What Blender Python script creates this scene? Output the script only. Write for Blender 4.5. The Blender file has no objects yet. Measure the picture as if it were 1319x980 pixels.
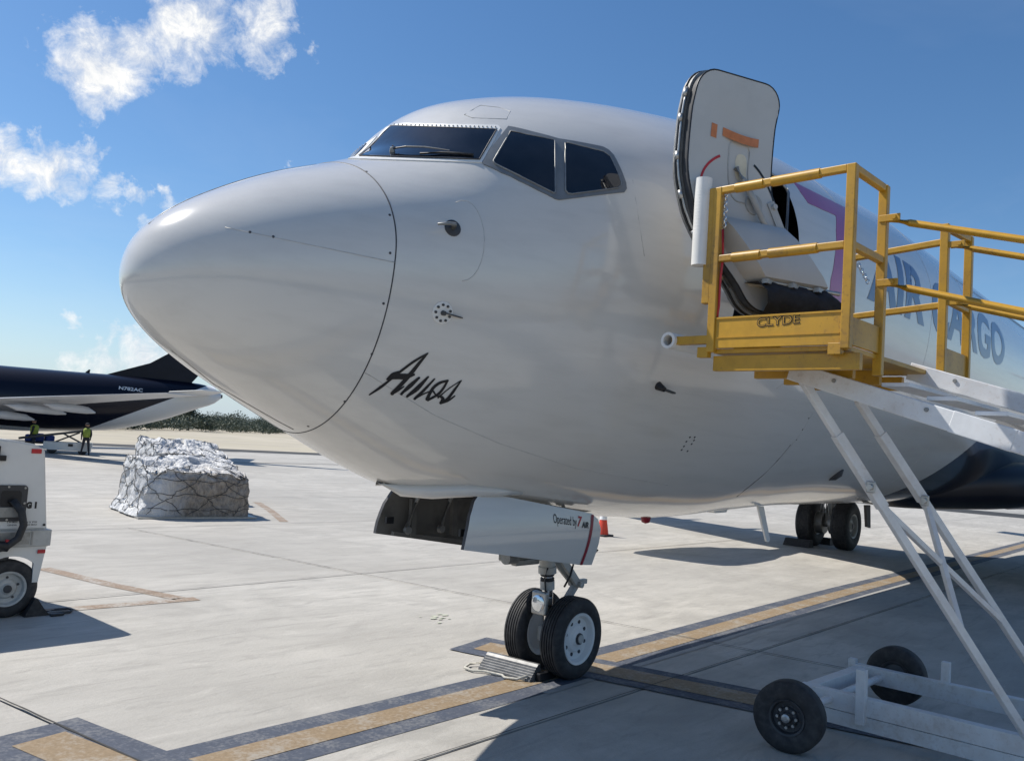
import bpy, bmesh, math, random
import numpy as np
from mathutils import Vector, Matrix, noise as mnoise
random.seed(7); rng = np.random.default_rng(7)
S = bpy.context.scene
# ------------------------------------------------------------------ camera
cam = bpy.data.cameras.new('camera'); cam_ob = bpy.data.objects.new('camera', cam)
S.collection.objects.link(cam_ob); S.camera = cam_ob
yaw, pitch, roll = 0.7161475, 0.0736167, 0.0698485
f_ = Vector((math.cos(yaw)*math.cos(pitch), math.sin(yaw)*math.cos(pitch), math.sin(pitch)))
r0 = Vector((math.sin(yaw), -math.cos(yaw), 0)); u0 = r0.cross(f_)
r_ = math.cos(roll)*r0 + math.sin(roll)*u0; u_ = -math.sin(roll)*r0 + math.cos(roll)*u0
M = Matrix((( r_.x, u_.x, -f_.x, -1.96261), (r_.y, u_.y, -f_.y, -4.46343), (r_.z, u_.z, -f_.z, 1.92026), (0, 0, 0, 1)))
cam_ob.matrix_world = M
cam.sensor_fit = 'HORIZONTAL'; cam.sensor_width = 36.0; cam.lens = 1088.14/1319*36
cam.clip_start = 0.05; cam.clip_end = 9000
# ------------------------------------------------------------------ light
SUN = Vector((-0.30, 0.74, 1.0)).normalized()
sun = bpy.data.lights.new('sun', 'SUN'); sun_ob = bpy.data.objects.new('sun', sun); S.collection.objects.link(sun_ob)
sun.energy = 5.0; sun.angle = math.radians(0.53); sun.color = (1.0, 0.955, 0.88)
sun_ob.rotation_euler = SUN.to_track_quat('Z', 'Y').to_euler(); sun_ob.location = (0, 0, 60)
S.view_settings.view_transform = 'Standard'; S.view_settings.look = 'None'
S.view_settings.exposure = 0.17; S.view_settings.gamma = 1.0; S.view_settings.use_curve_mapping = False
S.cycles.max_bounces = 8; S.cycles.sample_clamp_indirect = 8.0
try: S.cycles.use_denoising = True
except Exception: pass
W = bpy.data.worlds.new('World'); S.world = W; W.use_nodes = True
nt = W.node_tree; nd = nt.nodes; lk = nt.links
bg = nd['Background']; bg.inputs['Strength'].default_value = 0.110
sky = nd.new('ShaderNodeTexSky'); sky.sky_type = 'NISHITA'; sky.sun_disc = False
sky.sun_elevation = math.asin(SUN.z); sky.sun_rotation = math.atan2(SUN.x, SUN.y)
sky.air_density = 1.0; sky.dust_density = 0.3; sky.ozone_density = 3.4; sky.altitude = 0

def mathn(op, a, b=None, c=None, tree=None, clamp=False):
    t = tree or nt; n = t.nodes.new('ShaderNodeMath'); n.operation = op; n.use_clamp = clamp
    for i, v in enumerate((a, b, c)):
        if v is None: continue
        if isinstance(v, (int, float)): n.inputs[i].default_value = v
        else: t.links.new(v, n.inputs[i])
    return n.outputs[0]
tc = nd.new('ShaderNodeTexCoord'); D = tc.outputs['Generated']
sep = nd.new('ShaderNodeSeparateXYZ'); lk.new(D, sep.inputs[0])
zc_ = mathn('MAXIMUM', sep.outputs[2], 0.03)
zc_ = mathn('ADD', zc_, 0.10)
px = mathn('DIVIDE', sep.outputs[0], zc_); py = mathn('DIVIDE', sep.outputs[1], zc_)
cmb = nd.new('ShaderNodeCombineXYZ'); lk.new(px, cmb.inputs[0]); lk.new(py, cmb.inputs[1])
def noise(scale, detail, rough, vec, tree=None, w=None, dist=0.0):
    t = tree or nt; n = t.nodes.new('ShaderNodeTexNoise'); n.inputs['Scale'].default_value = scale
    n.inputs['Detail'].default_value = detail; n.inputs['Roughness'].default_value = rough
    n.inputs['Distortion'].default_value = dist
    if vec is not None: t.links.new(vec, n.inputs['Vector'])
    return n.outputs['Fac']
n_big = noise(10.0, 12, 0.62, D, dist=0.5)
n_fine = noise(34.0, 10, 0.70, D, dist=0.5)
cl = mathn('ADD', mathn('MULTIPLY', n_big, 0.62), mathn('MULTIPLY', n_fine, 0.38))
def skydir(u, v):                       # direction of a cloud seen in the photograph
    d = f_ + r_*((u-659.5)/1088.14) - u_*((v-490)/1088.14); return d.normalized()
CLOUDS = [(120,78,.075,1.0),(180,60,.06,.9),(250,35,.085,1.0),(330,25,.065,1.0),(60,90,.03,.5),(415,38,.022,.62),(376,80,.020,.55),(470,90,.05,.30),(420,70,.05,.28),
          (10,205,.045,.8),(55,210,.05,.95),(100,225,.05,.95),(145,243,.045,.9),(185,262,.03,.85),(100,178,.02,.55),(45,180,.025,.55),
          (225,255,.022,.75),(190,292,.03,.85),(140,288,.026,.7),(232,268,.028,.75),(345,221,.018,.7),(215,180,.025,.5),(95,433,.03,.85),(140,462,.05,.9),
          (190,458,.045,.9),(110,462,.03,.85),(160,440,.02,.6),(250,470,.03,.6),(130,208,.016,.7)]
wob = nd.new('ShaderNodeTexNoise'); wob.inputs['Scale'].default_value = 11.0; wob.inputs['Detail'].default_value = 7; wob.inputs['Roughness'].default_value = .65; lk.new(D, wob.inputs['Vector'])
wv = nd.new('ShaderNodeVectorMath'); wv.operation = 'MULTIPLY_ADD'; lk.new(wob.outputs['Color'], wv.inputs[0]); wv.inputs[1].default_value = (.13, .13, .13); wv.inputs[2].default_value = (-.065, -.065, -.065)
wd = nd.new('ShaderNodeVectorMath'); wd.operation = 'ADD'; lk.new(D, wd.inputs[0]); lk.new(wv.outputs[0], wd.inputs[1])
mask = None
for (u, v, rad, wt) in CLOUDS:
    dn = nd.new('ShaderNodeVectorMath'); dn.operation = 'DISTANCE'; lk.new(wd.outputs[0], dn.inputs[0]); dn.inputs[1].default_value = skydir(u, v)
    g = mathn('SUBTRACT', 1.0, mathn('DIVIDE', dn.outputs['Value'], rad*1.25), clamp=True)
    g = mathn('MULTIPLY', mathn('SMOOTH_MIN', g, 0.75, 0.3), wt*1.3)
    mask = g if mask is None else mathn('MAXIMUM', mask, g)
# scattered fair-weather cloud over the rest of the sky, none towards the clear patch behind the aircraft
dv = nd.new('ShaderNodeVectorMath'); dv.operation = 'DISTANCE'; lk.new(D, dv.inputs[0]); dv.inputs[1].default_value = skydir(760, 240)
away = mathn('MULTIPLY', mathn('SUBTRACT', dv.outputs['Value'], 0.62), 2.5, clamp=True)
n_sc = noise(0.9, 3, 0.5, cmb.outputs[0])
scat = mathn('MULTIPLY', mathn('MULTIPLY', mathn('SUBTRACT', n_sc, 0.60), 5.0, clamp=True), away)
mask = mathn('MAXIMUM', mask, mathn('MULTIPLY', scat, 0.8))
dens = mathn('ADD', mathn('MULTIPLY', mask, 0.455), mathn('SUBTRACT', cl, 0.76))
dens = mathn('MULTIPLY', dens, 4.6, clamp=True)
dens = mathn('MULTIPLY', dens, mathn('MULTIPLY', mathn('ADD', sep.outputs[2], 0.01), 60.0, clamp=True))
# thin high veil
n_v = noise(1.1, 5, 0.6, cmb.outputs[0], dist=0.6)
veil = mathn('MULTIPLY', mathn('SUBTRACT', n_v, 0.48, clamp=True), 0.22)
shade = nd.new('ShaderNodeMix'); shade.data_type = 'RGBA'
lk.new(mathn('MULTIPLY', mathn('SUBTRACT', n_fine, 0.36), 3.2, clamp=True), shade.inputs[0])
shade.inputs[6].default_value = (5.6, 6.0, 6.7, 1); shade.inputs[7].default_value = (8.9, 8.8, 8.5, 1)
hs = nd.new('ShaderNodeHueSaturation'); hs.inputs['Saturation'].default_value = 1.18; lk.new(sky.outputs[0], hs.inputs['Color'])
mx0 = nd.new('ShaderNodeMix'); mx0.data_type = 'RGBA'; lk.new(veil, mx0.inputs[0]); hz = nd.new('ShaderNodeMix'); hz.data_type = 'RGBA'      # pale marine haze low over the horizon, the same all round
lk.new(mathn('MULTIPLY', mathn('POWER', mathn('SUBTRACT', 1.0, mathn('MULTIPLY', sep.outputs[2], 4.2), clamp=True), 2.2), 0.80), hz.inputs[0])
lk.new(hs.outputs[0], hz.inputs[6]); hz.inputs[7].default_value = (3.9, 5.1, 6.4, 1)
lk.new(hz.outputs[2], mx0.inputs[6]); mx0.inputs[7].default_value = (6.5, 7.0, 7.8, 1)
mx1 = nd.new('ShaderNodeMix'); mx1.data_type = 'RGBA'; lk.new(dens, mx1.inputs[0]); lk.new(mx0.outputs[2], mx1.inputs[6]); lk.new(shade.outputs[2], mx1.inputs[7])
lk.new(mx1.outputs[2], bg.inputs['Color'])

# ------------------------------------------------------------------ materials
def new_mat(name):
    m = bpy.data.materials.new(name); m.use_nodes = True
    return m, m.node_tree, m.node_tree.nodes['Principled BSDF']
def mix(t, fac, a, b, mode='MIX'):
    n = t.nodes.new('ShaderNodeMix'); n.data_type = 'RGBA'; n.blend_type = mode
    for i, v in ((0, fac), (6, a), (7, b)):
        if isinstance(v, (int, float)): n.inputs[i].default_value = v
        elif isinstance(v, tuple): n.inputs[i].default_value = (*v[:3], 1)
        else: t.links.new(v, n.inputs[i])
    return n.outputs[2]
def ramp(t, fac, lo, hi):
    return mathn('DIVIDE', mathn('SUBTRACT', fac, lo, tree=t), hi-lo, tree=t, clamp=True)
def objvec(t, scale=(1, 1, 1), space='Object'):
    c = t.nodes.new('ShaderNodeTexCoord'); mp = t.nodes.new('ShaderNodeMapping'); t.links.new(c.outputs[space], mp.inputs['Vector'])
    mp.inputs['Scale'].default_value = scale; return mp.outputs[0]
def mat(name, col, rough=0.5, metal=0.0, var=0.15, scale=8.0, bump=0.0, dirt=None, dirt_amt=0.0, spec=0.5, coat=0.0, stretch=(1, 1, 1), chip=0.0):
    m, t, b = new_mat(name); v = objvec(t, stretch)
    nz = noise(scale, 6, 0.6, v, t); nz2 = noise(scale*0.23, 4, 0.6, v, t)
    dark = tuple(c*(1-var) for c in col); lite = tuple(min(1, c*(1+var*0.6)) for c in col)
    c = mix(t, ramp(t, nz, .35, .65), dark, lite)
    if dirt is not None: c = mix(t, mathn('MULTIPLY', ramp(t, mathn('MULTIPLY', mathn('ADD', nz, nz2, tree=t), .5, tree=t), .48, .66), dirt_amt, tree=t), c, dirt)
    if chip:
        ch = noise(38, 6, .7, v, t); c = mix(t, mathn('MULTIPLY', ramp(t, mathn('ADD', mathn('MULTIPLY', ch, .7, tree=t), mathn('MULTIPLY', nz2, .3, tree=t), tree=t), .565, .60), chip, tree=t), c, dirt)
    t.links.new(c, b.inputs['Base Color'])
    t.links.new(mathn('ADD', rough-0.06, mathn('MULTIPLY', nz2, 0.12, tree=t), tree=t), b.inputs['Roughness'])
    b.inputs['Metallic'].default_value = metal; b.inputs['Specular IOR Level'].default_value = spec; b.inputs['Coat Weight'].default_value = coat
    if bump:
        bn = t.nodes.new('ShaderNodeBump'); bn.inputs['Strength'].default_value = bump; bn.inputs['Distance'].default_value = 0.01
        t.links.new(nz, bn.inputs['Height']); t.links.new(bn.outputs[0], b.inputs['Normal'])
    return m
def aircraft_paint(name, col, livery=None):
    m, t, b = new_mat(name); v = objvec(t); vs = objvec(t, (0.35, 2, 4))
    big = noise(0.9, 4, 0.55, v, t); streak = noise(3.0, 6, 0.6, vs, t); fine = noise(40, 3, 0.5, v, t)
    c = mix(t, mathn('MULTIPLY', ramp(t, streak, .45, .72), 0.28, tree=t), col, tuple(x*.72 for x in col))
    c = mix(t, mathn('MULTIPLY', ramp(t, big, .5, .75), 0.10, tree=t), c, (0.62, 0.58, 0.50))
    # grime gathered along the belly
    sp = t.nodes.new('ShaderNodeSeparateXYZ'); cc = t.nodes.new('ShaderNodeTexCoord'); t.links.new(cc.outputs['Object'], sp.inputs[0])
    if livery: c = mix(t, livery(t, sp), c, (0.012, 0.014, 0.022))
    t.links.new(c, b.inputs['Base Color'])
    t.links.new(mathn('ADD', 0.10, mathn('MULTIPLY', streak, 0.10, tree=t), tree=t), b.inputs['Roughness'])
    b.inputs['Specular IOR Level'].default_value = 0.5; b.inputs['Coat Weight'].default_value = 0.45; b.inputs['Coat Roughness'].default_value = 0.04
    bn = t.nodes.new('ShaderNodeBump'); bn.inputs['Strength'].default_value = 0.035; bn.inputs['Distance'].default_value = 0.02
    t.links.new(noise(2.2, 2, 0.5, objvec(t, (1, 1, 1)), t), bn.inputs['Height']); t.links.new(bn.outputs[0], b.inputs['Normal'])
    return m
MT = {}
MT['white'] = mat('white_paint', (0.74, 0.74, 0.73), 0.35, var=.06, scale=5, dirt=(0.45, 0.42, 0.36), dirt_amt=.25)
MT['radome'] = aircraft_paint('radome_paint', (0.61, 0.595, 0.565))
MT['chockmetal'] = mat('weathered_aluminium', (0.17, 0.17, 0.17), 0.5, metal=.3, var=.3, scale=14)
MT['wing'] = mat('wing_grey', (0.48, 0.49, 0.51), 0.35, var=.06, scale=2)
MT['frame_white'] = mat('window_surround_white', (0.78, 0.77, 0.74), 0.35, var=.06, scale=20)
MT['frame_grey'] = mat('window_frame_grey', (0.16, 0.175, 0.19), 0.42, var=.12, scale=14)
MT['bare'] = mat('bare_metal', (0.42, 0.42, 0.41), 0.42, metal=.9, var=.15, scale=22)
MT['dull'] = mat('dull_metal', (0.30, 0.30, 0.29), 0.5, metal=.6, var=.25, scale=18, dirt=(.08,.07,.06), dirt_amt=.5)
MT['gear'] = mat('gear_grey_paint', (0.46, 0.46, 0.44), 0.42, var=.15, scale=16, dirt=(.12,.10,.08), dirt_amt=.5)
MT['black'] = mat('black_rubber', (0.022, 0.022, 0.024), 0.62, var=.3, scale=24, bump=.1, dirt=(.09,.085,.08), dirt_amt=.25)
MT['tyre'] = mat('tyre_rubber', (0.026, 0.026, 0.028), 0.72, var=.3, scale=18, bump=.12, dirt=(.11,.10,.09), dirt_amt=.3)
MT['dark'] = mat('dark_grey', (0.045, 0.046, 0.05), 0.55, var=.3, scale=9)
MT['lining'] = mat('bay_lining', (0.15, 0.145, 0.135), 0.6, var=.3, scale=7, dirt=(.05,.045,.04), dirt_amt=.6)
MT['primer'] = mat('door_lining_grey', (0.50, 0.50, 0.485), 0.55, var=.06, scale=4, dirt=(.35,.31,.25), dirt_amt=.25)
MT['yellow'] = mat('yellow_paint', (0.50, 0.275, 0.022), 0.42, var=.14, scale=9, dirt=(.11,.06,.03), dirt_amt=.5, bump=.08, chip=.30)
MT['stand_white'] = mat('stand_white_paint', (0.70, 0.71, 0.72), 0.42, var=.1, scale=8, dirt=(.26,.18,.12), dirt_amt=.4, bump=.08, chip=.16)
MT['red'] = mat('red_paint', (0.45, 0.02, 0.025), 0.4, var=.15, scale=20)
MT['darkred'] = mat('dark_red_paint', (0.26, 0.010, 0.025), 0.4, var=.1, scale=20)
MT['ink'] = mat('black_lettering', (0.008, 0.008, 0.01), 0.45, var=.2, scale=30)
MT['navy'] = mat('navy_lettering', (0.035, 0.075, 0.20), 0.3, var=.1, scale=3, coat=.3)
MT['magenta'] = mat('magenta_emblem', (0.36, 0.05, 0.20), 0.3, var=.1, scale=3, coat=.3)
MT['orange'] = mat('orange_strap', (0.55, 0.19, 0.07), 0.6, var=.15, scale=20)
MT['foam'] = mat('pvc_pad_white', (0.74, 0.73, 0.70), 0.5, var=.08, scale=12, dirt=(.4,.38,.34), dirt_amt=.3)
MT['seal'] = mat('dark_seam', (0.05, 0.05, 0.055), 0.6, var=.2, scale=20)  # near-black tone of seams, seals and fastener heads
MT['scuff'] = mat('faint_seam', (0.47, 0.46, 0.44), 0.5, var=.15, scale=20)
MT['chrome'] = mat('polished_metal', (0.75, 0.75, 0.75), 0.15, metal=1.0, var=.05, scale=10)
MT['navyjet'] = mat('dark_navy_paint', (0.005, 0.006, 0.013), 0.35, var=.2, scale=2, spec=.22)
MT['cart'] = mat('cart_white_paint', (0.66, 0.66, 0.64), 0.38, var=.06, scale=4, dirt=(.4,.37,.32), dirt_amt=.25)
MT['hivis'] = mat('hivis_vest', (0.26, 0.33, 0.05), 0.8, var=.15, scale=20)
MT['cloth'] = mat('dark_cloth', (0.02, 0.022, 0.03), 0.85, var=.3, scale=30)
MT['skin'] = mat('skin', (0.30, 0.17, 0.11), 0.55, var=.1, scale=30)
MT['cone'] = mat('cone_orange', (0.60, 0.055, 0.025), 0.5, var=.1, scale=20)
MT['bark'] = mat('bark', (0.10, 0.08, 0.06), 0.9, var=.3, scale=6)
def glass_mat():
    m, t, b = new_mat('cockpit_glass')
    b.inputs['Base Color'].default_value = (0.006, 0.008, 0.013, 1); b.inputs['Roughness'].default_value = 0.03
    b.inputs['Specular IOR Level'].default_value = 0.6; b.inputs['Coat Weight'].default_value = 0.2; b.inputs['Coat Roughness'].default_value = .02
    nz = noise(6, 5, .6, objvec(t), t); t.links.new(mix(t, ramp(t, nz, .4, .7), (0.004, 0.006, 0.010), (0.011, 0.014, 0.020)), b.inputs['Base Color'])
    return m
MT['glass'] = glass_mat()
def lens_mat():
    m, t, b = new_mat('lamp_lens'); b.inputs['Base Color'].default_value = (.7, .72, .74, 1); b.inputs['Metallic'].default_value = .85; b.inputs['Roughness'].default_value = .12
    nz = noise(30, 3, .5, objvec(t), t); bn = t.nodes.new('ShaderNodeBump'); bn.inputs['Strength'].default_value = .3; t.links.new(nz, bn.inputs['Height']); t.links.new(bn.outputs[0], b.inputs['Normal'])
    return m
MT['lens'] = lens_mat()
def concrete(name, base, slab=True):
    m, t, b = new_mat(name); g = t.nodes.new('ShaderNodeNewGeometry')
    mp = t.nodes.new('ShaderNodeMapping'); t.links.new(g.outputs['Position'], mp.inputs[0]); P = mp.outputs[0]
    mp2 = t.nodes.new('ShaderNodeMapping'); t.links.new(g.outputs['Position'], mp2.inputs[0]); mp2.inputs['Scale'].default_value = (0.45, 1.7, 1); mp2.inputs['Rotation'].default_value = (0, 0, -.15)
    broad = noise(0.22, 5, .6, P, t); mid = noise(1.6, 7, .65, mp2.outputs[0], t); fine = noise(26, 6, .7, P, t); speck = noise(75, 3, .6, P, t); patch = noise(4.5, 6, .7, mp2.outputs[0], t, dist=.6)
    c = mix(t, ramp(t, broad, .38, .62), tuple(x*.80 for x in base), tuple(x*1.08 for x in base))
    c = mix(t, mathn('MULTIPLY', ramp(t, mid, .42, .62), .60, tree=t), c, tuple(x*.70 for x in base))
    c = mix(t, mathn('MULTIPLY', ramp(t, patch, .53, .64), .60, tree=t), c, tuple(x*.62 for x in base))
    c = mix(t, mathn('MULTIPLY', ramp(t, mathn('SUBTRACT', 1.0, patch, tree=t), .58, .74), .50, tree=t), c, tuple(min(1, x*1.22) for x in base))
    c = mix(t, mathn('MULTIPLY', ramp(t, fine, .42, .68), .22, tree=t), c, tuple(x*.70 for x in base))
    c = mix(t, mathn('MULTIPLY', ramp(t, speck, .66, .74), .5, tree=t), c, tuple(x*.45 for x in base))
    mp3 = t.nodes.new('ShaderNodeMapping'); t.links.new(g.outputs['Position'], mp3.inputs[0]); mp3.inputs['Scale'].default_value = (0.30, 2.4, 1); mp3.inputs['Rotation'].default_value = (0, 0, .55)
    scuff = noise(2.3, 8, .7, mp3.outputs[0], t, dist=.9)
    c = mix(t, mathn('MULTIPLY', ramp(t, scuff, .57, .68), .60, tree=t), c, tuple(x*.55 for x in base))
    vo = t.nodes.new('ShaderNodeTexVoronoi'); vo.inputs['Scale'].default_value = .9; t.links.new(mp2.outputs[0], vo.inputs['Vector'])
    spot = mathn('MULTIPLY', mathn('SUBTRACT', 1.0, ramp(t, mathn('ADD', vo.outputs['Distance'], mathn('MULTIPLY', patch, .22, tree=t), tree=t), .13, .22), tree=t), .42, tree=t)
    c = mix(t, spot, c, tuple(x*.28 for x in base))
    st_ = noise(.75, 6, .65, P, t, dist=1.2)
    c = mix(t, mathn('MULTIPLY', ramp(t, st_, .50, .66), .60, tree=t), c, tuple(x*.64 for x in base))
    grit = noise(140, 2, .6, P, t); c = mix(t, mathn('MULTIPLY', ramp(t, grit, .40, .70), .28, tree=t), c, tuple(x*.60 for x in base))
    if slab:
        oi = t.nodes.new('ShaderNodeObjectInfo')
        c = mix(t, mathn('MULTIPLY', oi.outputs['Random'], .16, tree=t), c, (base[0]*.78, base[1]*.76, base[2]*.74))
    t.links.new(c, b.inputs['Base Color']); b.inputs['Specular IOR Level'].default_value = .35
    t.links.new(mathn('ADD', .62, mathn('MULTIPLY', mid, .25, tree=t), tree=t), b.inputs['Roughness'])
    bn = t.nodes.new('ShaderNodeBump'); bn.inputs['Strength'].default_value = .55; bn.inputs['Distance'].default_value = .01
    t.links.new(mathn('ADD', fine, mathn('MULTIPLY', mid, 1.5, tree=t), tree=t), bn.inputs['Height']); t.links.new(bn.outputs[0], b.inputs['Normal'])
    return m
MT['concrete'] = concrete('apron_concrete', (0.48, 0.455, 0.41))
MT['farconcrete'] = concrete('far_concrete', (0.41, 0.395, 0.36), False)
MT['sand'] = mat('dry_sandy_ground', (0.45, 0.40, 0.31), .95, var=.18, scale=.15, dirt=(.30,.27,.17), dirt_amt=.5)
def worn_paint(name, col, wear, amt):
    m, t, b = new_mat(name); g = t.nodes.new('ShaderNodeNewGeometry'); P = g.outputs['Position']
    a = noise(3.0, 7, .7, P, t); f = noise(34, 5, .7, P, t)
    w = ramp(t, mathn('ADD', mathn('MULTIPLY', a, .6, tree=t), mathn('MULTIPLY', f, .4, tree=t), tree=t), .485, .60)
    c = mix(t, ramp(t, f, .3, .7), tuple(x*.8 for x in col), tuple(min(1, x*1.15) for x in col))
    c = mix(t, mathn('MULTIPLY', w, amt, tree=t), c, wear)
    t.links.new(c, b.inputs['Base Color']); b.inputs['Roughness'].default_value = .75; b.inputs['Specular IOR Level'].default_value = .3
    return m
MT['line_yellow'] = worn_paint('worn_tan_line_paint', (0.26, 0.19, 0.115), (0.33, 0.305, 0.265), .75)
MT['line_border'] = worn_paint('worn_slate_border_paint', (0.072, 0.082, 0.108), (0.25, 0.245, 0.235), .5)
MT['line_white'] = worn_paint('worn_pale_border', (0.36, 0.35, 0.33), (0.25, 0.24, 0.22), .6)
MT['rust'] = worn_paint('rust_stain', (0.27, 0.20, 0.145), (0.40, 0.375, 0.335), .95)
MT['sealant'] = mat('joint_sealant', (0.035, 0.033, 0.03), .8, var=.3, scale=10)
MT['net'] = mat('net_webbing', (0.075, 0.075, 0.075), .8, var=.3, scale=30)
MT['rope'] = mat('rope', (0.5, 0.48, 0.42), .8, var=.2, scale=60)
def foliage(name, a, b_):
    m, t, b = new_mat(name); oi = t.nodes.new('ShaderNodeNewGeometry'); nz = noise(.5, 4, .6, oi.outputs['Position'], t)
    t.links.new(mix(t, ramp(t, nz, .35, .65), a, b_), b.inputs['Base Color']); b.inputs['Roughness'].default_value = .7
    return m
MT['leaf'] = foliage('tree_leaves', (0.04, 0.058, 0.04), (0.095, 0.115, 0.075))
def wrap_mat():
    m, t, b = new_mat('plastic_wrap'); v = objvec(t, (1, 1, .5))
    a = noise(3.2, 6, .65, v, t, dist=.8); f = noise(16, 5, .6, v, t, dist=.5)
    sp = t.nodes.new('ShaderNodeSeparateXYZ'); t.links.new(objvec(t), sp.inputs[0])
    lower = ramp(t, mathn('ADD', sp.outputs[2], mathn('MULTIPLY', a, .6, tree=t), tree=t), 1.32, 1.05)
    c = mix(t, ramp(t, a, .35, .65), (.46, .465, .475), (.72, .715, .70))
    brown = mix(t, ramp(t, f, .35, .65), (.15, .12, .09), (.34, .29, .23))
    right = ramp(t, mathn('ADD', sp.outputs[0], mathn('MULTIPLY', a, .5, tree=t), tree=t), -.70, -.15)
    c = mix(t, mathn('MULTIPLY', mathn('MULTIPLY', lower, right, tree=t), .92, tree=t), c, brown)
    t.links.new(c, b.inputs['Base Color']); b.inputs['Roughness'].default_value = .42; b.inputs['Specular IOR Level'].default_value = .5
    bn = t.nodes.new('ShaderNodeBump'); bn.inputs['Strength'].default_value = 1.0; bn.inputs['Distance'].default_value = .10
    t.links.new(mathn('ADD', a, mathn('MULTIPLY', f, .4, tree=t), tree=t), bn.inputs['Height']); t.links.new(bn.outputs[0], b.inputs['Normal'])
    return m
MT['wrap'] = wrap_mat()

# ------------------------------------------------------------------ object helpers
COL = S.collection
def props(o, label=None, cat=None, group=None, kind=None):
    for k, v in (('label', label), ('category', cat), ('group', group), ('kind', kind)):
        if v: o[k] = v
    return o
def thing(name, loc, label, cat, group=None):
    o = bpy.data.objects.new(name, None); COL.objects.link(o); o.location = loc; o.empty_display_size = .2
    return props(o, label, cat, group)
WORLD_OF = {}
def origin(parent):
    v = Vector((0, 0, 0))
    while parent is not None: v += parent.location; parent = parent.parent
    return v
def make(name, bm, m, parent=None, smooth=False, label=None, kind=None, angle=None):
    """links a bmesh given in world coordinates as one object, origin at its parent's base"""
    off = origin(parent); me = bpy.data.meshes.new(name)
    bmesh.ops.translate(bm, verts=bm.verts, vec=-off)
    bm.normal_update(); bm.to_mesh(me); bm.free()
    for x in (m if isinstance(m, (list, tuple)) else [m]): me.materials.append(x)
    if smooth:
        for p in me.polygons: p.use_smooth = True
        if angle is not None:
            try: me.set_sharp_from_angle(angle=math.radians(angle))
            except Exception: pass
    o = bpy.data.objects.new(name, me); COL.objects.link(o)
    if parent is not None: o.parent = parent
    if label: o['label'] = label
    if kind: o['kind'] = kind
    return o
def V(*a): return Vector(a)
def box(bm, c, size, rot=None, bevel=0.0, mi=0):
    r = bmesh.ops.create_cube(bm, size=1.0); vs = r['verts']
    for v in vs: v.co = Vector((v.co.x*size[0], v.co.y*size[1], v.co.z*size[2]))
    fs = {f for v in vs for f in v.link_faces}
    if bevel:
        es = {e for f in fs for e in f.edges}
        r2 = bmesh.ops.bevel(bm, geom=list(es), offset=bevel, segments=2, affect='EDGES', profile=.5)
        vs = list({v for f in r2['faces'] for v in f.verts} | {v for v in vs if v.is_valid})
    for v in vs:
        if rot is not None: v.co = rot @ v.co
        v.co += Vector(c)
    return vs
def frame_of(d, up=Vector((0, 0, 1))):
    d = d.normalized()
    if abs(d.dot(up)) > .98: up = Vector((1, 0, 0))
    s = d.cross(up).normalized(); u = s.cross(d).normalized(); return s, u
def bar(bm, a, b, w, h=None, bevel=0.0, up=Vector((0, 0, 1))):
    """square-section bar from a to b"""
    a, b = Vector(a), Vector(b); h = h or w; d = b-a; s, u = frame_of(d, up)
    rot = Matrix((s, d.normalized(), u)).transposed()
    return box(bm, (a+b)/2, (w, d.length, h), rot, bevel)
def sweep(bm, pts, rad, n=10, caps=True, closed=False):
    pts = [Vector(p) for p in pts]; rings = []; N = len(pts)
    prev = None
    for i, p in enumerate(pts):
        d = (pts[(i+1) % N] if (closed or i < N-1) else pts[i]) - (pts[i-1] if (closed or i > 0) else pts[i])
        d = d.normalized()
        if prev is None: s, u = frame_of(d)
        else:
            s = prev - d*prev.dot(d)
            s = s.normalized() if s.length > 1e-6 else frame_of(d)[0]
            u = d.cross(s).normalized()
        prev = s; r = rad[i] if isinstance(rad, (list, tuple)) else rad
        rings.append([bm.verts.new(p + s*math.cos(2*math.pi*k/n)*r + u*math.sin(2*math.pi*k/n)*r) for k in range(n)])
    for i in range(N if closed else N-1):
        A, B = rings[i], rings[(i+1) % N]
        for k in range(n): bm.faces.new((A[k], A[(k+1) % n], B[(k+1) % n], B[k]))
    if caps and not closed:
        bm.faces.new(rings[0][::-1]); bm.faces.new(rings[-1])
def lathe(bm, c, axis, prof, n=40, close=False):
    """prof: (distance along axis, radius)"""
    c = Vector(c); ax = Vector(axis).normalized(); s, u = frame_of(ax); rings = []
    for (h, r) in prof:
        if r < 1e-5: rings.append([bm.verts.new(c+ax*h)]); continue
        rings.append([bm.verts.new(c + ax*h + (s*math.cos(2*math.pi*k/n)+u*math.sin(2*math.pi*k/n))*r) for k in range(n)])
    seq = list(zip(rings, rings[1:])) + ([(rings[-1], rings[0])] if close else [])
    for A, B in seq:
        if len(A) == 1 and len(B) == 1: continue
        for k in range(n):
            k2 = (k+1) % n
            if len(A) == 1: bm.faces.new((A[0], B[k2], B[k]))
            elif len(B) == 1: bm.faces.new((A[k], A[k2], B[0]))
            else: bm.faces.new((A[k], A[k2], B[k2], B[k]))
    if not close:
        for R, rev in ((rings[0], True), (rings[-1], False)):
            if len(R) > 1:
                try: bm.faces.new(R[::-1] if rev else R)
                except Exception: pass
    bmesh.ops.recalc_face_normals(bm, faces=bm.faces)
def cyl(bm, a, b, r, n=20):
    a, b = Vector(a), Vector(b); lathe(bm, a, b-a, [(0, r), ((b-a).length, r)], n)
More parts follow.
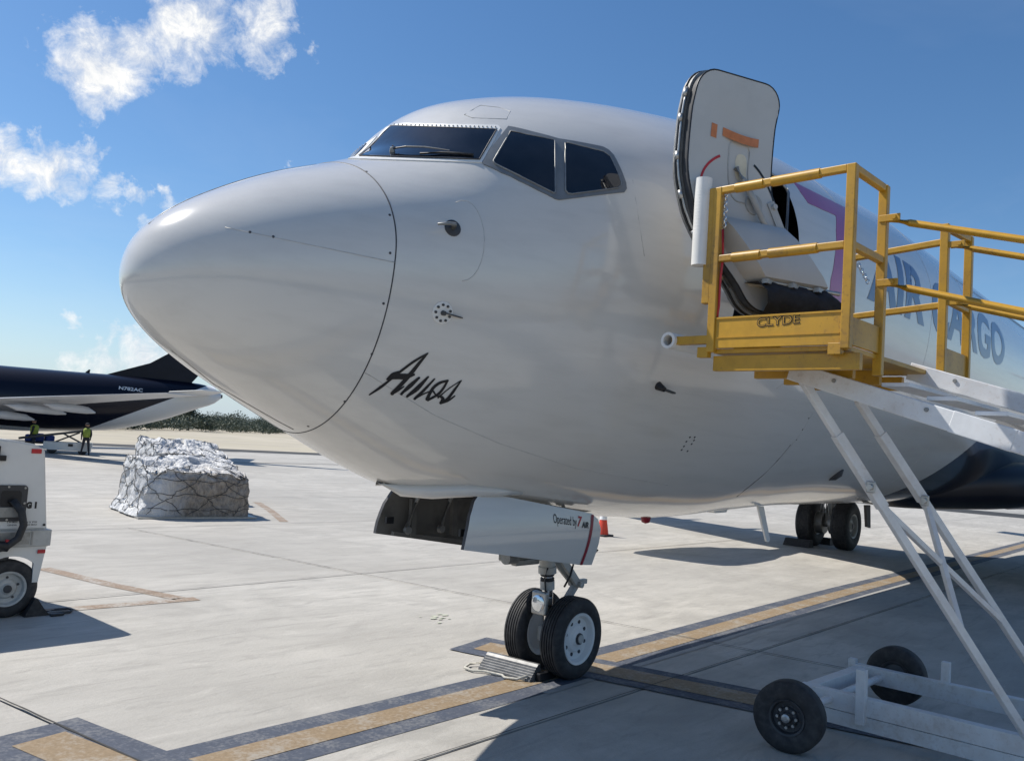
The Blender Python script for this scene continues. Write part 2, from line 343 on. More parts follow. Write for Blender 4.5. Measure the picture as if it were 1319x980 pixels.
def prism(bm, pts, vec):
    """closed polygon (3d points) extruded by vec"""
    A = [bm.verts.new(Vector(p)) for p in pts]; B = [bm.verts.new(Vector(p)+Vector(vec)) for p in pts]
    n = len(A); bm.faces.new(A[::-1]); bm.faces.new(B)
    for i in range(n): bm.faces.new((A[i], A[(i+1) % n], B[(i+1) % n], B[i]))
    bmesh.ops.recalc_face_normals(bm, faces=bm.faces)
def NB(): return bmesh.new()
def text_mesh(s, bold=0.0, shear=0.0, space=1.0):
    cu = bpy.data.curves.new('text', 'FONT'); cu.body = s; cu.size = 1.0; cu.offset = bold; cu.shear = shear; cu.space_character = space; cu.resolution_u = 4
    o = bpy.data.objects.new('text', cu); COL.objects.link(o)
    dg = bpy.context.evaluated_depsgraph_get(); dg.update(); me = bpy.data.meshes.new_from_object(o.evaluated_get(dg))
    bm = bmesh.new(); bm.from_mesh(me); bpy.data.objects.remove(o); bpy.data.curves.remove(cu); bpy.data.meshes.remove(me)
    xs = [v.co.x for v in bm.verts]; ys = [v.co.y for v in bm.verts]
    x0, x1, y0, y1 = min(xs), max(xs), min(ys), max(ys)
    for v in bm.verts: v.co = Vector(((v.co.x-x0)/(x1-x0), (v.co.y-y0)/(y1-y0), 0))
    bmesh.ops.triangulate(bm, faces=bm.faces); return bm
def fine_tri(bm, fn, maxlen, rounds=6):
    """subdivide 2-D faces until their edges (measured after mapping by fn) are short, then map"""
    for _ in range(rounds):
        es = [e for e in bm.edges if (fn(e.verts[0].co)-fn(e.verts[1].co)).length > maxlen]
        if not es: break
        bmesh.ops.subdivide_edges(bm, edges=es, cuts=1); bmesh.ops.triangulate(bm, faces=[f for f in bm.faces if len(f.verts) > 3])
    for v in bm.verts: v.co = fn(v.co)
# ---- outlines measured on the hull: (station, angle)
WS_GLASS=[(1.3265,1.7752),(1.667,1.3928),(1.7237,1.4064),(1.7717,1.4303),(1.8217,1.4518),(1.7762,1.6209),(1.7606,1.7551),(1.7606,1.8707),(1.7717,1.973),(1.7916,2.0647),(1.8193,2.1468),(1.8548,2.2192),(1.8988,2.2801),(1.9538,2.3256),(1.8819,2.3818),(1.8213,2.426),(1.7649,2.4679),(1.7195,2.412),(1.6767,2.3527),(1.6346,2.2931),(1.5896,2.2392),(1.5427,2.1886),(1.4963,2.1373),(1.4508,2.0844),(1.4071,2.0282),(1.3672,1.9654),(1.3355,1.8889)]
WS_FRAME=[(1.2581,1.7467),(1.7917,1.1342),(1.8066,1.2301),(1.8465,1.2928),(1.8124,1.5558),(1.7875,1.7038),(1.7835,1.8272),(1.7927,1.935),(1.812,2.0305),(1.8404,2.1149),(1.8779,2.1878),(1.9262,2.2465),(1.9878,2.2868),(1.9861,2.3191),(1.9002,2.3922),(1.8315,2.4471),(1.7689,2.4983),(1.7206,2.4428),(1.6749,2.384),(1.6296,2.3256),(1.5806,2.2745),(1.53,2.2264),(1.4793,2.1785),(1.429,2.1301),(1.3796,2.08),(1.3326,2.0255),(1.2909,1.9617),(1.2597,1.8793)]
SIDE_FRAME=[(1.7693,2.495),(1.8334,2.4515),(1.924,2.4012),(2.0404,2.3217),(2.1697,2.4126),(2.3075,2.491),(2.4543,2.536),(2.6038,2.5785),(2.6364,2.6031),(2.6528,2.6401),(2.6594,2.7219),(2.6661,2.8256),(2.6609,2.8596),(2.6373,2.879),(2.398,2.8863),(2.2735,2.8896),(2.1555,2.8917),(2.1317,2.8841),(2.0238,2.8152),(1.9225,2.7364),(1.8384,2.6412),(1.7708,2.5206)]
W2=[(2.0214,2.3767),(2.0962,2.4233),(2.1763,2.4627),(2.2609,2.4977),(2.264,2.5115),(2.2155,2.6034),(2.1795,2.6882),(2.1528,2.7682),(2.1336,2.8446),(2.1219,2.8486),(2.0546,2.8048),(1.9899,2.7577),(1.9282,2.7054),(1.8728,2.6418),(1.8251,2.5662),(1.8237,2.5391),(1.8803,2.4945),(1.9445,2.4423)]
W3=[(2.3253,2.5368),(2.3484,2.5333),(2.4226,2.5631),(2.4997,2.5908),(2.5798,2.6167),(2.615,2.6522),(2.6177,2.7039),(2.6259,2.8204),(2.6154,2.8429),(2.5872,2.8545),(2.4964,2.8587),(2.4085,2.8619),(2.3233,2.8644),(2.2412,2.8665),(2.2166,2.8605),(2.2039,2.8405),(2.2225,2.7703),(2.2477,2.6971),(2.2812,2.6197)]
SEVEN=[(4.7475,2.6634),(4.7585,2.7455),(4.8016,2.8181),(5.0489,2.8281),(5.3327,2.8302),(5.2161,2.953),(5.1705,3.0586),(5.1376,3.1335),(5.1223,3.1773),(5.0907,3.2238),(5.0988,3.2792),(5.1196,3.3345),(5.464,3.3192),(5.4653,3.2664),(5.4795,3.213),(5.5071,3.1588),(5.5384,3.0797),(5.6171,2.9774),(5.6978,2.8711),(5.8875,2.735),(5.7908,2.6866),(5.5352,2.6919),(5.3048,2.692),(5.0953,2.6884),(4.9117,2.6783)]
AMOS=[[((1.2354,3.9685),(1.228,3.9632)),((1.2423,3.9569),(1.2328,3.9502)),((1.2521,3.9402),(1.2405,3.9321)),((1.2629,3.9217),(1.2493,3.9124)),((1.273,3.9046),(1.2573,3.8943)),((1.2802,3.8884),(1.2654,3.8793)),((1.2871,3.8729),(1.2733,3.8647)),((1.2939,3.8573),(1.2812,3.8498)),((1.3014,3.841),(1.2897,3.8343)),((1.31,3.8246),(1.2979,3.8178)),((1.319,3.8079),(1.3064,3.8008)),((1.3287,3.7908),(1.3157,3.7833)),((1.3395,3.7733),(1.3261,3.7654)),((1.3515,3.7546),(1.3383,3.7466)),((1.3648,3.7353),(1.3517,3.7272)),((1.3788,3.7164),(1.3659,3.7081)),((1.3931,3.6992),(1.3806,3.6905)),((1.4085,3.6821),(1.3976,3.674)),((1.4255,3.6653),(1.416,3.6579)),((1.4411,3.6509),(1.4328,3.6444)),((1.4518,3.6409),(1.4447,3.6352))],[((1.4444,3.6365),(1.4521,3.6397)),((1.4384,3.645),(1.4485,3.6492)),((1.4303,3.6576),(1.443,3.6628)),((1.4215,3.6726),(1.4368,3.6786)),((1.4129,3.6885),(1.4309,3.6951)),((1.4053,3.7058),(1.4251,3.7126)),((1.3977,3.7248),(1.4193,3.7321)),((1.3903,3.7442),(1.4137,3.7521)),((1.3833,3.7625),(1.4083,3.7713)),((1.3778,3.7794),(1.4021,3.7884)),((1.3724,3.7954),(1.3962,3.8045)),((1.3671,3.8114),(1.3903,3.8205)),((1.3616,3.8279),(1.3842,3.8371)),((1.3549,3.8469),(1.3774,3.8563)),((1.3476,3.8675),(1.3702,3.8771)),((1.3412,3.8864),(1.3639,3.8961)),((1.337,3.8998),(1.3597,3.9095))],[((1.3563,3.9124),(1.3433,3.9024)),((1.3598,3.9068),(1.3476,3.8974)),((1.3651,3.8989),(1.3536,3.8902)),((1.371,3.8899),(1.3602,3.8821)),((1.3766,3.8811),(1.3663,3.8742)),((1.3819,3.8718),(1.3721,3.8657)),((1.3872,3.8618),(1.3782,3.8564)),((1.3919,3.8529),(1.3837,3.848)),((1.3951,3.8466),(1.3877,3.8422))],[((1.2834,3.8397),(1.275,3.8308)),((1.2919,3.8362),(1.2792,3.823)),((1.3028,3.8304),(1.2863,3.8126)),((1.3149,3.8245),(1.2958,3.8014)),((1.3264,3.8206),(1.3071,3.791)),((1.3368,3.8167),(1.3214,3.7854)),((1.3496,3.8131),(1.3358,3.7813)),((1.3641,3.8093),(1.3491,3.7778)),((1.3789,3.8042),(1.3606,3.7739)),((1.3917,3.7949),(1.3739,3.7705)),((1.4038,3.785),(1.3884,3.7656)),((1.4138,3.7761),(1.4017,3.7612)),((1.4203,3.7693),(1.4116,3.7587))],[((1.2809,3.8374),(1.2743,3.8343)),((1.2846,3.8306),(1.2761,3.8266)),((1.2894,3.8209),(1.279,3.8158)),((1.295,3.8107),(1.2832,3.804)),((1.301,3.8025),(1.2884,3.7932)),((1.3071,3.7946),(1.297,3.7852)),((1.3149,3.7867),(1.3067,3.7781)),((1.3225,3.7798),(1.3157,3.7724)),((1.3276,3.7748),(1.322,3.7687))],[((1.4076,3.8927),(1.3925,3.887)),((1.4113,3.8816),(1.3953,3.8756)),((1.4165,3.8658),(1.3998,3.8594)),((1.4228,3.8486),(1.4054,3.8415)),((1.4297,3.8329),(1.4118,3.8246)),((1.4369,3.8169),(1.4208,3.8087)),((1.4457,3.8002),(1.4312,3.7924)),((1.4541,3.7854),(1.441,3.7783)),((1.4598,3.7751),(1.4481,3.7687))],[((1.4481,3.894),(1.4322,3.8866)),((1.4527,3.884),(1.4363,3.8763)),((1.4594,3.8699),(1.4424,3.8619)),((1.4672,3.8534),(1.4497,3.8453)),((1.4755,3.8361),(1.4574,3.828)),((1.4839,3.8155),(1.4675,3.8082)),((1.4939,3.7923),(1.4792,3.7859)),((1.5034,3.7713),(1.4905,3.7656)),((1.5099,3.757),(1.4987,3.752))],[((1.4972,3.8923),(1.481,3.8851)),((1.5018,3.8818),(1.4853,3.8744)),((1.5085,3.867),(1.4918,3.8595)),((1.5163,3.85),(1.4993,3.8425)),((1.5241,3.8326),(1.5067,3.8254)),((1.5312,3.8128),(1.5158,3.8067)),((1.5392,3.791),(1.5258,3.7858)),((1.5466,3.7714),(1.5353,3.7669)),((1.5516,3.7579),(1.5424,3.7542))],[((1.405,3.8893),(1.3986,3.8853)),((1.4105,3.8805),(1.4038,3.8764)),((1.4185,3.868),(1.4115,3.8639)),((1.4273,3.8537),(1.42,3.8496)),((1.4353,3.839),(1.4275,3.8353)),((1.4423,3.8226),(1.4343,3.8193)),((1.4491,3.8044),(1.4411,3.8013)),((1.4552,3.788),(1.4472,3.785)),((1.4596,3.7769),(1.4516,3.7738))],[((1.449,3.8891),(1.4429,3.8848)),((1.4557,3.8806),(1.4493,3.8761)),((1.4655,3.8687),(1.4587,3.8642)),((1.4761,3.8542),(1.4688,3.85)),((1.4853,3.8379),(1.4773,3.8345)),((1.4925,3.8176),(1.4843,3.8148)),((1.4993,3.7942),(1.491,3.7916)),((1.5052,3.7727),(1.497,3.7702)),((1.5096,3.7581),(1.5014,3.7556))],[((1.4942,3.8923),(1.4839,3.8851)),((1.4997,3.8851),(1.4899,3.8782)),((1.5078,3.8749),(1.4986,3.8684)),((1.5169,3.864),(1.5083,3.8577)),((1.5255,3.8545),(1.5176,3.8485)),((1.534,3.8462),(1.5269,3.8404)),((1.543,3.8382),(1.5365,3.8326)),((1.5511,3.8313),(1.5451,3.8261)),((1.5567,3.8264),(1.5512,3.8217))],[((1.6252,3.7427),(1.6338,3.753)),((1.6175,3.7456),(1.6265,3.7563)),((1.6064,3.7498),(1.6161,3.7609)),((1.594,3.7555),(1.6052,3.7665)),((1.583,3.7624),(1.5962,3.7729)),((1.574,3.7702),(1.5888,3.7801)),((1.5657,3.7791),(1.5819,3.7883)),((1.5584,3.7897),(1.5763,3.7976)),((1.5529,3.8022),(1.5722,3.8081)),((1.5498,3.8185),(1.5701,3.8225)),((1.5487,3.8373),(1.5698,3.8403)),((1.5488,3.8547),(1.5706,3.8575)),((1.5488,3.8668),(1.5712,3.8697))],[((1.6222,3.7457),(1.6358,3.7481)),((1.6212,3.7536),(1.6354,3.756)),((1.6201,3.7649),(1.635,3.7676)),((1.6186,3.7774),(1.6341,3.7806)),((1.6164,3.7886),(1.6323,3.7927)),((1.6136,3.7982),(1.6298,3.8032)),((1.6104,3.8073),(1.6266,3.8133)),((1.6062,3.8163),(1.6222,3.8234)),((1.6005,3.8254),(1.6161,3.834)),((1.5919,3.8364),(1.6063,3.8457)),((1.5808,3.8487),(1.5943,3.8581)),((1.5701,3.86),(1.583,3.8693)),((1.5628,3.8682),(1.5753,3.8771))],[((1.5703,3.8229),(1.5766,3.8152)),((1.578,3.8273),(1.5841,3.82)),((1.5895,3.8342),(1.5948,3.827)),((1.6024,3.8407),(1.6057,3.8331)),((1.615,3.8435),(1.6128,3.8354)),((1.6249,3.8395),(1.6177,3.8332)),((1.6317,3.832),(1.6235,3.8272)),((1.6367,3.8245),(1.6287,3.8201)),((1.6402,3.8195),(1.6325,3.8153))],[((1.7082,3.7297),(1.7155,3.7319)),((1.7037,3.7392),(1.7134,3.742)),((1.6979,3.7531),(1.7101,3.7566)),((1.6918,3.7686),(1.7065,3.7729)),((1.6862,3.7831),(1.7034,3.7881)),((1.6824,3.7967),(1.7,3.8016)),((1.6789,3.8102),(1.6969,3.8153)),((1.6753,3.8226),(1.6934,3.8285)),((1.671,3.8329),(1.6887,3.8407)),((1.6651,3.8415),(1.6815,3.8512)),((1.6575,3.8491),(1.6729,3.8601)),((1.65,3.8556),(1.6651,3.8669)),((1.6447,3.8604),(1.66,3.8717))],[((1.7045,3.7321),(1.7096,3.7353)),((1.6948,3.741),(1.7003,3.7444)),((1.6811,3.7541),(1.6869,3.7576)),((1.6664,3.7693),(1.6725,3.7729)),((1.6534,3.7843),(1.6601,3.7878)),((1.6424,3.8001),(1.6492,3.8035)),((1.632,3.8174),(1.639,3.8207)),((1.6234,3.8333),(1.6304,3.8365)),((1.6174,3.8444),(1.6245,3.8476))],[((1.6255,3.8392),(1.6275,3.8278)),((1.6301,3.8412),(1.6322,3.8283)),((1.6364,3.8434),(1.6395,3.8293)),((1.6418,3.8458),(1.6482,3.8313)),((1.6431,3.847),(1.6577,3.8357)),((1.6427,3.8479),(1.6643,3.8431)),((1.6433,3.8513),(1.6677,3.8499)),((1.6438,3.8558),(1.6697,3.8553)),((1.6442,3.8594),(1.6713,3.8586))],[((1.6584,3.8727),(1.6475,3.8613)),((1.6646,3.8688),(1.6544,3.858)),((1.674,3.8633),(1.6642,3.8534)),((1.6844,3.8567),(1.6745,3.8479)),((1.6935,3.8493),(1.6833,3.842)),((1.7011,3.8403),(1.6909,3.8344)),((1.7081,3.8303),(1.6985,3.8252)),((1.7139,3.8211),(1.705,3.8166)),((1.7178,3.8148),(1.7099,3.8107))]]
PROBE=[(1.4729,2.9545),(1.4674,3.4325),(3.2092,3.682)]
PROBE_RING=[(1.5252,2.7333),(1.5635,2.7234),(1.5962,2.7401),(1.6217,2.7807),(1.6405,2.8399),(1.6535,2.9112),(1.6617,2.9894),(1.6652,3.0697),(1.6638,3.1455),(1.6555,3.189),(1.6392,3.2264),(1.6153,3.2551),(1.5851,3.2732),(1.5503,3.2792)]
DIVERTER=[(0.3157,2.6987),(0.3736,2.7876),(0.4353,2.8595),(0.501,2.9199),(0.5704,2.9713),(0.6429,3.0159),(0.7183,3.0557),(0.7961,3.0922),(0.8765,3.1276),(0.9598,3.1554),(1.0457,3.1767),(1.134,3.1959)]
DIVERTER_LOW=[(0.299,-1.5616),(0.3894,-1.557),(0.4887,-1.5331),(0.5999,-1.4881),(0.7099,-1.5436),(0.8293,4.7057),(0.9154,4.6837),(1.0051,4.6664),(1.095,4.6429)]
FASTEN=[(1.1452,2.204),(1.1179,2.7885),(1.1047,3.1442),(1.1118,3.4231),(1.1352,3.719),(1.1317,4.0823),(1.1011,4.4702),(0.5099,2.9194),(0.4113,2.8268)]
CURVE_SEAM=[(5.5606,4.2417),(5.5104,4.1758),(5.496,4.1197),(5.5046,4.0697),(5.5071,3.9724),(5.5124,3.8843)]
OVAL=[(7.3588,4.1313),(7.3926,4.0378)]
BELLY_SEAM=[(1.1434,3.8421),(1.2413,3.8649),(1.3417,3.8854),(1.4446,3.904),(1.5507,3.9232),(1.6604,3.9441),(1.7754,3.9532),(1.8959,3.9664),(2.0259,3.9874),(2.1644,4.0136),(2.3038,4.0326),(2.4538,4.0534),(2.6142,4.0755),(2.7822,4.0969),(2.9587,4.118),(3.126,4.1246),(3.3041,4.1309),(3.4937,4.1374),(3.6975,4.1448),(3.9141,4.1524),(4.1492,4.1616)]
HATCH=[(1.9115,2.0445),(1.9819,2.0322),(2.0747,1.997),(2.1081,2.0436),(2.1479,2.0829),(2.1752,2.1614),(2.0806,2.2437),(2.0331,2.2207),(1.989,2.1931),(1.9489,2.1603),(1.9156,2.1185)]
SKIN_LINE=[(2.7318,2.8054),(2.7195,2.9202),(2.7263,3.029),(2.7496,3.1346),(2.785,3.2059)]
DOOR_LINE=[(5.0545,3.5583),(4.8505,3.6019),(4.6657,3.6452)]
DOTS=[(3.8802,3.9501),(3.8749,3.9315),(3.8603,3.9077),(3.8657,3.8861),(3.9227,3.8838),(3.9411,3.8984),(3.9445,3.9164),(3.9635,3.953),(5.5238,3.7525),(5.5414,3.8067),(5.5583,3.8581)]
LIVERY=[(10.4906,4.354),(10.4567,4.2769),(10.5103,4.2135),(10.618,4.1575),(10.766,4.1061),(10.8976,4.0511),(11.0645,3.9992),(11.2632,3.9492),(11.4368,3.8827),(11.6578,3.8184),(11.8985,3.7126)]
RIVET_TOP=[(1.8568,1.3989),(1.8246,1.477),(1.8053,1.5408),(1.7922,1.5976),(1.7832,1.6497),(1.7771,1.6983),(1.7735,1.744),(1.7719,1.7873),(1.7721,1.8284),(1.7738,1.8678),(1.7769,1.9054),(1.7813,1.9416),(1.7868,1.9762),(1.7936,2.0096),(1.8013,2.0416),(1.8102,2.0723),(1.82,2.1018),(1.8309,2.13),(1.8429,2.1569),(1.8559,2.1824),(1.87,2.2064),(1.8853,2.2289),(1.9019,2.2496),(1.92,2.2682),(1.9397,2.2845),(1.9614,2.2982)]
RIVET_SIDE=[(1.2649,1.8062),(1.6523,1.293),(1.678,1.2937),(1.6975,1.3022),(1.7146,1.3135),(1.7305,1.3261),(1.7459,1.3392),(1.7612,1.3524),(1.7766,1.3653),(1.7924,1.3776),(1.8089,1.389),(1.8266,1.399),(1.846,1.4071)]
WIPER=[(1.4734,1.921),(1.522,2.0083),(1.5863,2.115),(1.6361,2.2002),(1.6704,2.2661)]
BLADE=[(1.5367,2.1369),(1.6307,2.2258),(1.6874,2.3164),(1.7502,2.416)]
# ------------------------------------------------------------------ the cargo jet
XK = np.array([0,.06,.2,.45,.8,1.25,1.6,1.95,2.3,2.7,3.1,3.6,4.3,5.2,6.2,8.0,30.])
PK = [np.array(a) for a in (
 [2.6415,2.8576,3.0207,3.206,3.4108,3.6208,3.8178,4.2181,4.4032,4.5566,4.6721,4.7913,4.9282,5.0338,5.076,5.2397,5.3742],
 [2.6415,2.4638,2.3271,2.1771,2.0084,1.8107,1.6622,1.5446,1.4901,1.4505,1.4136,1.3699,1.3254,1.3063,1.3532,1.4259,1.535],
 [0.0,0.1909,0.3568,0.546,0.7065,0.8672,0.9875,1.1228,1.2636,1.4013,1.5281,1.6421,1.7516,1.8274,1.8597,1.8841,1.9047],
 [2.6415,2.6683,2.7212,2.7718,2.8404,2.9449,3.0221,3.1085,3.206,3.3142,3.4028,3.5018,3.6109,3.7003,3.7598,3.7599,3.7602])]
def pchip(x, y, xi):
    h = np.diff(x); d = np.diff(y)/h; m = np.zeros_like(y); m[0] = d[0]; m[-1] = d[-1]
    for i in range(1, len(y)-1):
        if d[i-1]*d[i] > 0:
            w1 = 2*h[i]+h[i-1]; w2 = h[i]+2*h[i-1]; m[i] = (w1+w2)/(w1/d[i-1]+w2/d[i])
    k = np.clip(np.searchsorted(x, xi)-1, 0, len(x)-2); t = (xi-x[k])/h[k]
    return (1+2*t)*(1-t)**2*y[k]+t*(1-t)**2*h[k]*m[k]+t*t*(3-2*t)*y[k+1]+t*t*(t-1)*h[k]*m[k+1]
_g = np.concatenate([np.linspace(0, 1, 160)**2*8, np.linspace(8.1, 20, 60)])
_u = np.sqrt(_g); _tab = [pchip(np.sqrt(XK), a, _u) for a in PK]
_gx = np.concatenate([_g, [22, 24, 26, 28, 30, 31.5]])
_ext = [[5.33,5.33,5.30,5.15,4.85,4.55],[1.58,1.9,2.45,3.1,3.75,4.15],[1.86,1.70,1.40,1.0,.5,.12],[3.78,3.86,4.0,4.2,4.34,4.38]]
_tab = [np.concatenate([a, e]) for a, e in zip(_tab, _ext)]
PP = -0.01028
def prof(X):
    X = min(max(X, 0), 31.5); u = math.sqrt(X)
    return [float(np.interp(u, np.sqrt(_gx), a)) for a in _tab]
def SP(X, t, off=0.0):
    zt, zb, w, zc = prof(X); s = math.sin(t); h = (zt-zc) if s > 0 else (zc-zb)
    p = Vector((X, w*math.cos(t), zc+h*s+PP*(X-4)))
    if off:
        e = 1e-3; a = SP(X+e, t)-SP(max(X-e, 1e-4), t); b = SP(X, t+e)-SP(X, t-e); n = b.cross(a)
        n = n.normalized() if n.length else Vector((-1, 0, 0))
        if n.dot(p-Vector((X, 0, zc))) < 0: n = -n
        p = p + n*off
    return p
def tz(X, z, side=-1):
    zt, zb, w, zc = prof(X); z = z-PP*(X-4); h = (zt-zc) if z > zc else (zc-zb)
    a = math.asin(max(-1, min(1, (z-zc)/h))); return math.pi-a if side < 0 else a
def PS(X, z, off=0.0, side=-1): return SP(X, tz(X, z, side), off)

JET = thing('cargo_jet', (3.95, 0, 0), 'large white cargo airliner parked nose-on with navy AIR CARGO lettering and open front door', 'airplane')
def livery(t, sp):      # dark belly paint that sweeps up ahead of the wing root
    line = mathn('ADD', 1.60, mathn('MULTIPLY', mathn('SUBTRACT', sp.outputs[0], 10.44-3.95, tree=t), .72, tree=t), tree=t)
    line = mathn('MINIMUM', line, 2.78, tree=t)
    return ramp(t, mathn('SUBTRACT', line, sp.outputs[2], tree=t), -.004, .004)
MT['skin_paint'] = aircraft_paint('fuselage_paint', (0.61, 0.595, 0.565), livery)

def body_mesh(xs, nt=160, cap0=True, cap1=True):
    bm = NB(); rings = []
    for X in xs: rings.append([bm.verts.new(SP(X, 2*math.pi*(k+.5)/nt)) for k in range(nt)])
    for A, B in zip(rings, rings[1:]):
        for k in range(nt): bm.faces.new((A[k], B[k], B[(k+1) % nt], A[(k+1) % nt]))
    if cap0: bm.faces.new(rings[0])
    if cap1: bm.faces.new(rings[-1][::-1])
    bmesh.ops.recalc_face_normals(bm, faces=bm.faces); return bm
XS = 1.137
rx = [XS*(i/46)**2 for i in range(1, 46)]+[XS-.004]
bm = NB(); nt_ = 160; tip = bm.verts.new(SP(0, 0)); rings = []
for X in rx: rings.append([bm.verts.new(SP(X, 2*math.pi*(k+.5)/nt_)) for k in range(nt_)])
for k in range(nt_): bm.faces.new((tip, rings[0][k], rings[0][(k+1) % nt_]))
for A, B in zip(rings, rings[1:]):
    for k in range(nt_): bm.faces.new((A[k], B[k], B[(k+1) % nt_], A[(k+1) % nt_]))
bmesh.ops.recalc_face_normals(bm, faces=bm.faces)
RADOME = make('radome', bm, MT['radome'], JET, smooth=True)
fx = [XS+.004]+[XS+.03+.045*i for i in range(1, 120)]; fx = [x for x in fx if x < 6.4]
fx += [6.4+.16*i for i in range(0, 86)]; fx = [x for x in fx if x < 20]+[20+.5*i for i in range(0, 24)]
FUS = make('fuselage', body_mesh(fx), MT['skin_paint'], JET, smooth=True)
# openings: the front door and the nose-gear bay
def rrect(x0, x1, z0, z1, r, n=6):
    out = []
    for cx, cz, a0 in ((x1-r, z1-r, 0), (x0+r, z1-r, 90), (x0+r, z0+r, 180), (x1-r, z0+r, 270)):
        for i in range(n+1):
            a = math.radians(a0+90*i/n); out.append((cx+r*math.cos(a), cz+r*math.sin(a)))
    return out
DX0, DX1, DZ0, DZ1 = 3.74, 4.50, 2.66, 4.24
def cutter(pts, vec):
    bm = NB(); prism(bm, pts, vec); me = bpy.data.meshes.new('cut'); bm.to_mesh(me); bm.free()
    o = bpy.data.objects.new('cut', me); COL.objects.link(o); o.location = (0, 0, 0); return o
cuts = [cutter([(x, -2.6, z) for x, z in rrect(DX0, DX1, DZ0, DZ1, .15)], (0, 1.9, 0)),
        cutter([(2.32, -.37, .9), (3.86, -.37, .9), (3.86, .37, .9), (2.32, .37, .9)], (0, 0, .95))]
for c in cuts:
    md = FUS.modifiers.new('cut', 'BOOLEAN'); md.operation = 'DIFFERENCE'; md.object = c; md.solver = 'EXACT'
dg = bpy.context.evaluated_depsgraph_get(); dg.update()
me2 = bpy.data.meshes.new_from_object(FUS.evaluated_get(dg)); old = FUS.data
FUS.modifiers.clear(); me2.name = 'fuselage_skin'; FUS.data = me2
for p in me2.polygons: p.use_smooth = True
try: me2.set_sharp_from_angle(angle=math.radians(38))
except Exception: pass
# the cuts leave the cutter's own walls inside the hull: keep only a 4 cm jamb
bm = bmesh.new(); bm.from_mesh(me2); o0 = origin(JET)
kill = []
for f in bm.faces:
    c = f.calc_center_median()+o0
    if c.x > 2 and c.x < 5 and f.normal.length:
        q = max(0, abs(c.y)); zt, zb, w, zc = prof(c.x)
        h = (zt-zc) if c.z-PP*(c.x-4) > zc else (zc-zb)
        g = math.hypot(c.y/w, (c.z-PP*(c.x-4)-zc)/h)
        if g < .93 and len(f.verts) >= 4: kill.append(f)
bmesh.ops.delete(bm, geom=kill, context='FACES'); bm.to_mesh(me2); bm.free()
for c in cuts: bpy.data.objects.remove(c)
# cabin seen through the door: side walls, floor, back wall
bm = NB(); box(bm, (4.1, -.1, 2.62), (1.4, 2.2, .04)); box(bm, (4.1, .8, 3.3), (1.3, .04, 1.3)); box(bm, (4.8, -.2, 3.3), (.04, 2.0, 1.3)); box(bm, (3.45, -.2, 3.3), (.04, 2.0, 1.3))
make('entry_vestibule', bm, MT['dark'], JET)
bm = NB(); sweep(bm, [PS(x, z, .004) for x, z in rrect(DX0, DX1, DZ0, DZ1, .15)], .012, 6, closed=True); make('door_frame', bm, MT['bare'], JET, smooth=True)
# gear bay
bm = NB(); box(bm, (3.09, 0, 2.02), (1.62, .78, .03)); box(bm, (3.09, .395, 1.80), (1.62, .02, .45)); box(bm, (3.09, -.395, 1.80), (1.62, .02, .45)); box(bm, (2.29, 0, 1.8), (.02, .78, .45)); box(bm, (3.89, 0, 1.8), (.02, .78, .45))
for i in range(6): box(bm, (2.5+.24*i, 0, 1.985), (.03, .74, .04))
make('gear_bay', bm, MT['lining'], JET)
bm = NB()
for k in range(5): sweep(bm, [(2.4, -.30+.13*k, 1.90), (2.8, -.28+.13*k, 1.86+.02*(k % 2)), (3.3, -.25+.12*k, 1.88), (3.6, -.12+.06*k, 1.70), (3.68, -.09+.05*k, 1.30), (3.70, -.08+.04*k, 1.05)], .012, 6)
make('bay_hoses', bm, MT['black'], JET, smooth=True, kind='stuff')

# surface patches and lines ------------------------------------------------
def patch(name, xt, off, m, parent=JET, maxlen=.05, mirror=False, rim=None, sub=None):
    bm = NB(); pts = [(x, (math.pi-t) if mirror else t) for x, t in xt]
    vs = [bm.verts.new((x, t, 0)) for x, t in pts]; bm.faces.new(vs); bmesh.ops.triangulate(bm, faces=bm.faces)
    fine_tri(bm, lambda c: SP(c.x, c.y, off), maxlen, 5)
    ext = bmesh.ops.extrude_face_region(bm, geom=list(bm.faces))          # thickness down into the skin
    o = make(name, bm, m, parent, smooth=True, angle=40)
    # orient outward
    return o
def surf_line(name, xt, r, m, parent=JET, off=0.0, mirror=False, closed=False, n=6):
    bm = NB(); sweep(bm, [SP(x, (math.pi-t) if mirror else t, off) for x, t in xt], r, n, closed=closed); return make(name, bm, m, parent, smooth=True)
def solid_patch(name, xt, off, m, parent=JET, maxlen=.05, mirror=False, deep=.02):
    bm = NB(); pts = [(x, (math.pi-t) if mirror else t) for x, t in xt]
    bm.faces.new([bm.verts.new((x, t, 0)) for x, t in pts]); bmesh.ops.triangulate(bm, faces=bm.faces)
    for _ in range(5):
        es = [e for e in bm.edges if (SP(*e.verts[0].co[:2])-SP(*e.verts[1].co[:2])).length > maxlen]
        if not es: break
        bmesh.ops.subdivide_edges(bm, edges=es, cuts=1); bmesh.ops.triangulate(bm, faces=[f for f in bm.faces if len(f.verts) > 3])
    top = {v: SP(v.co.x, v.co.y, off) for v in bm.verts}; bot = {v: SP(v.co.x, v.co.y, off-deep) for v in bm.verts}
    nb = NB(); A = {v: nb.verts.new(top[v]) for v in bm.verts}; B = {v: nb.verts.new(bot[v]) for v in bm.verts}
    for f in bm.faces: nb.faces.new([A[v] for v in f.verts]); nb.faces.new([B[v] for v in f.verts][::-1])
    for e in bm.edges:
        if len(e.link_faces) == 1: a, b = e.verts; nb.faces.new((A[a], A[b], B[b], B[a]))
    bm.free(); bmesh.ops.recalc_face_normals(nb, faces=nb.faces)
    return make(name, nb, m, parent, smooth=True, angle=35)
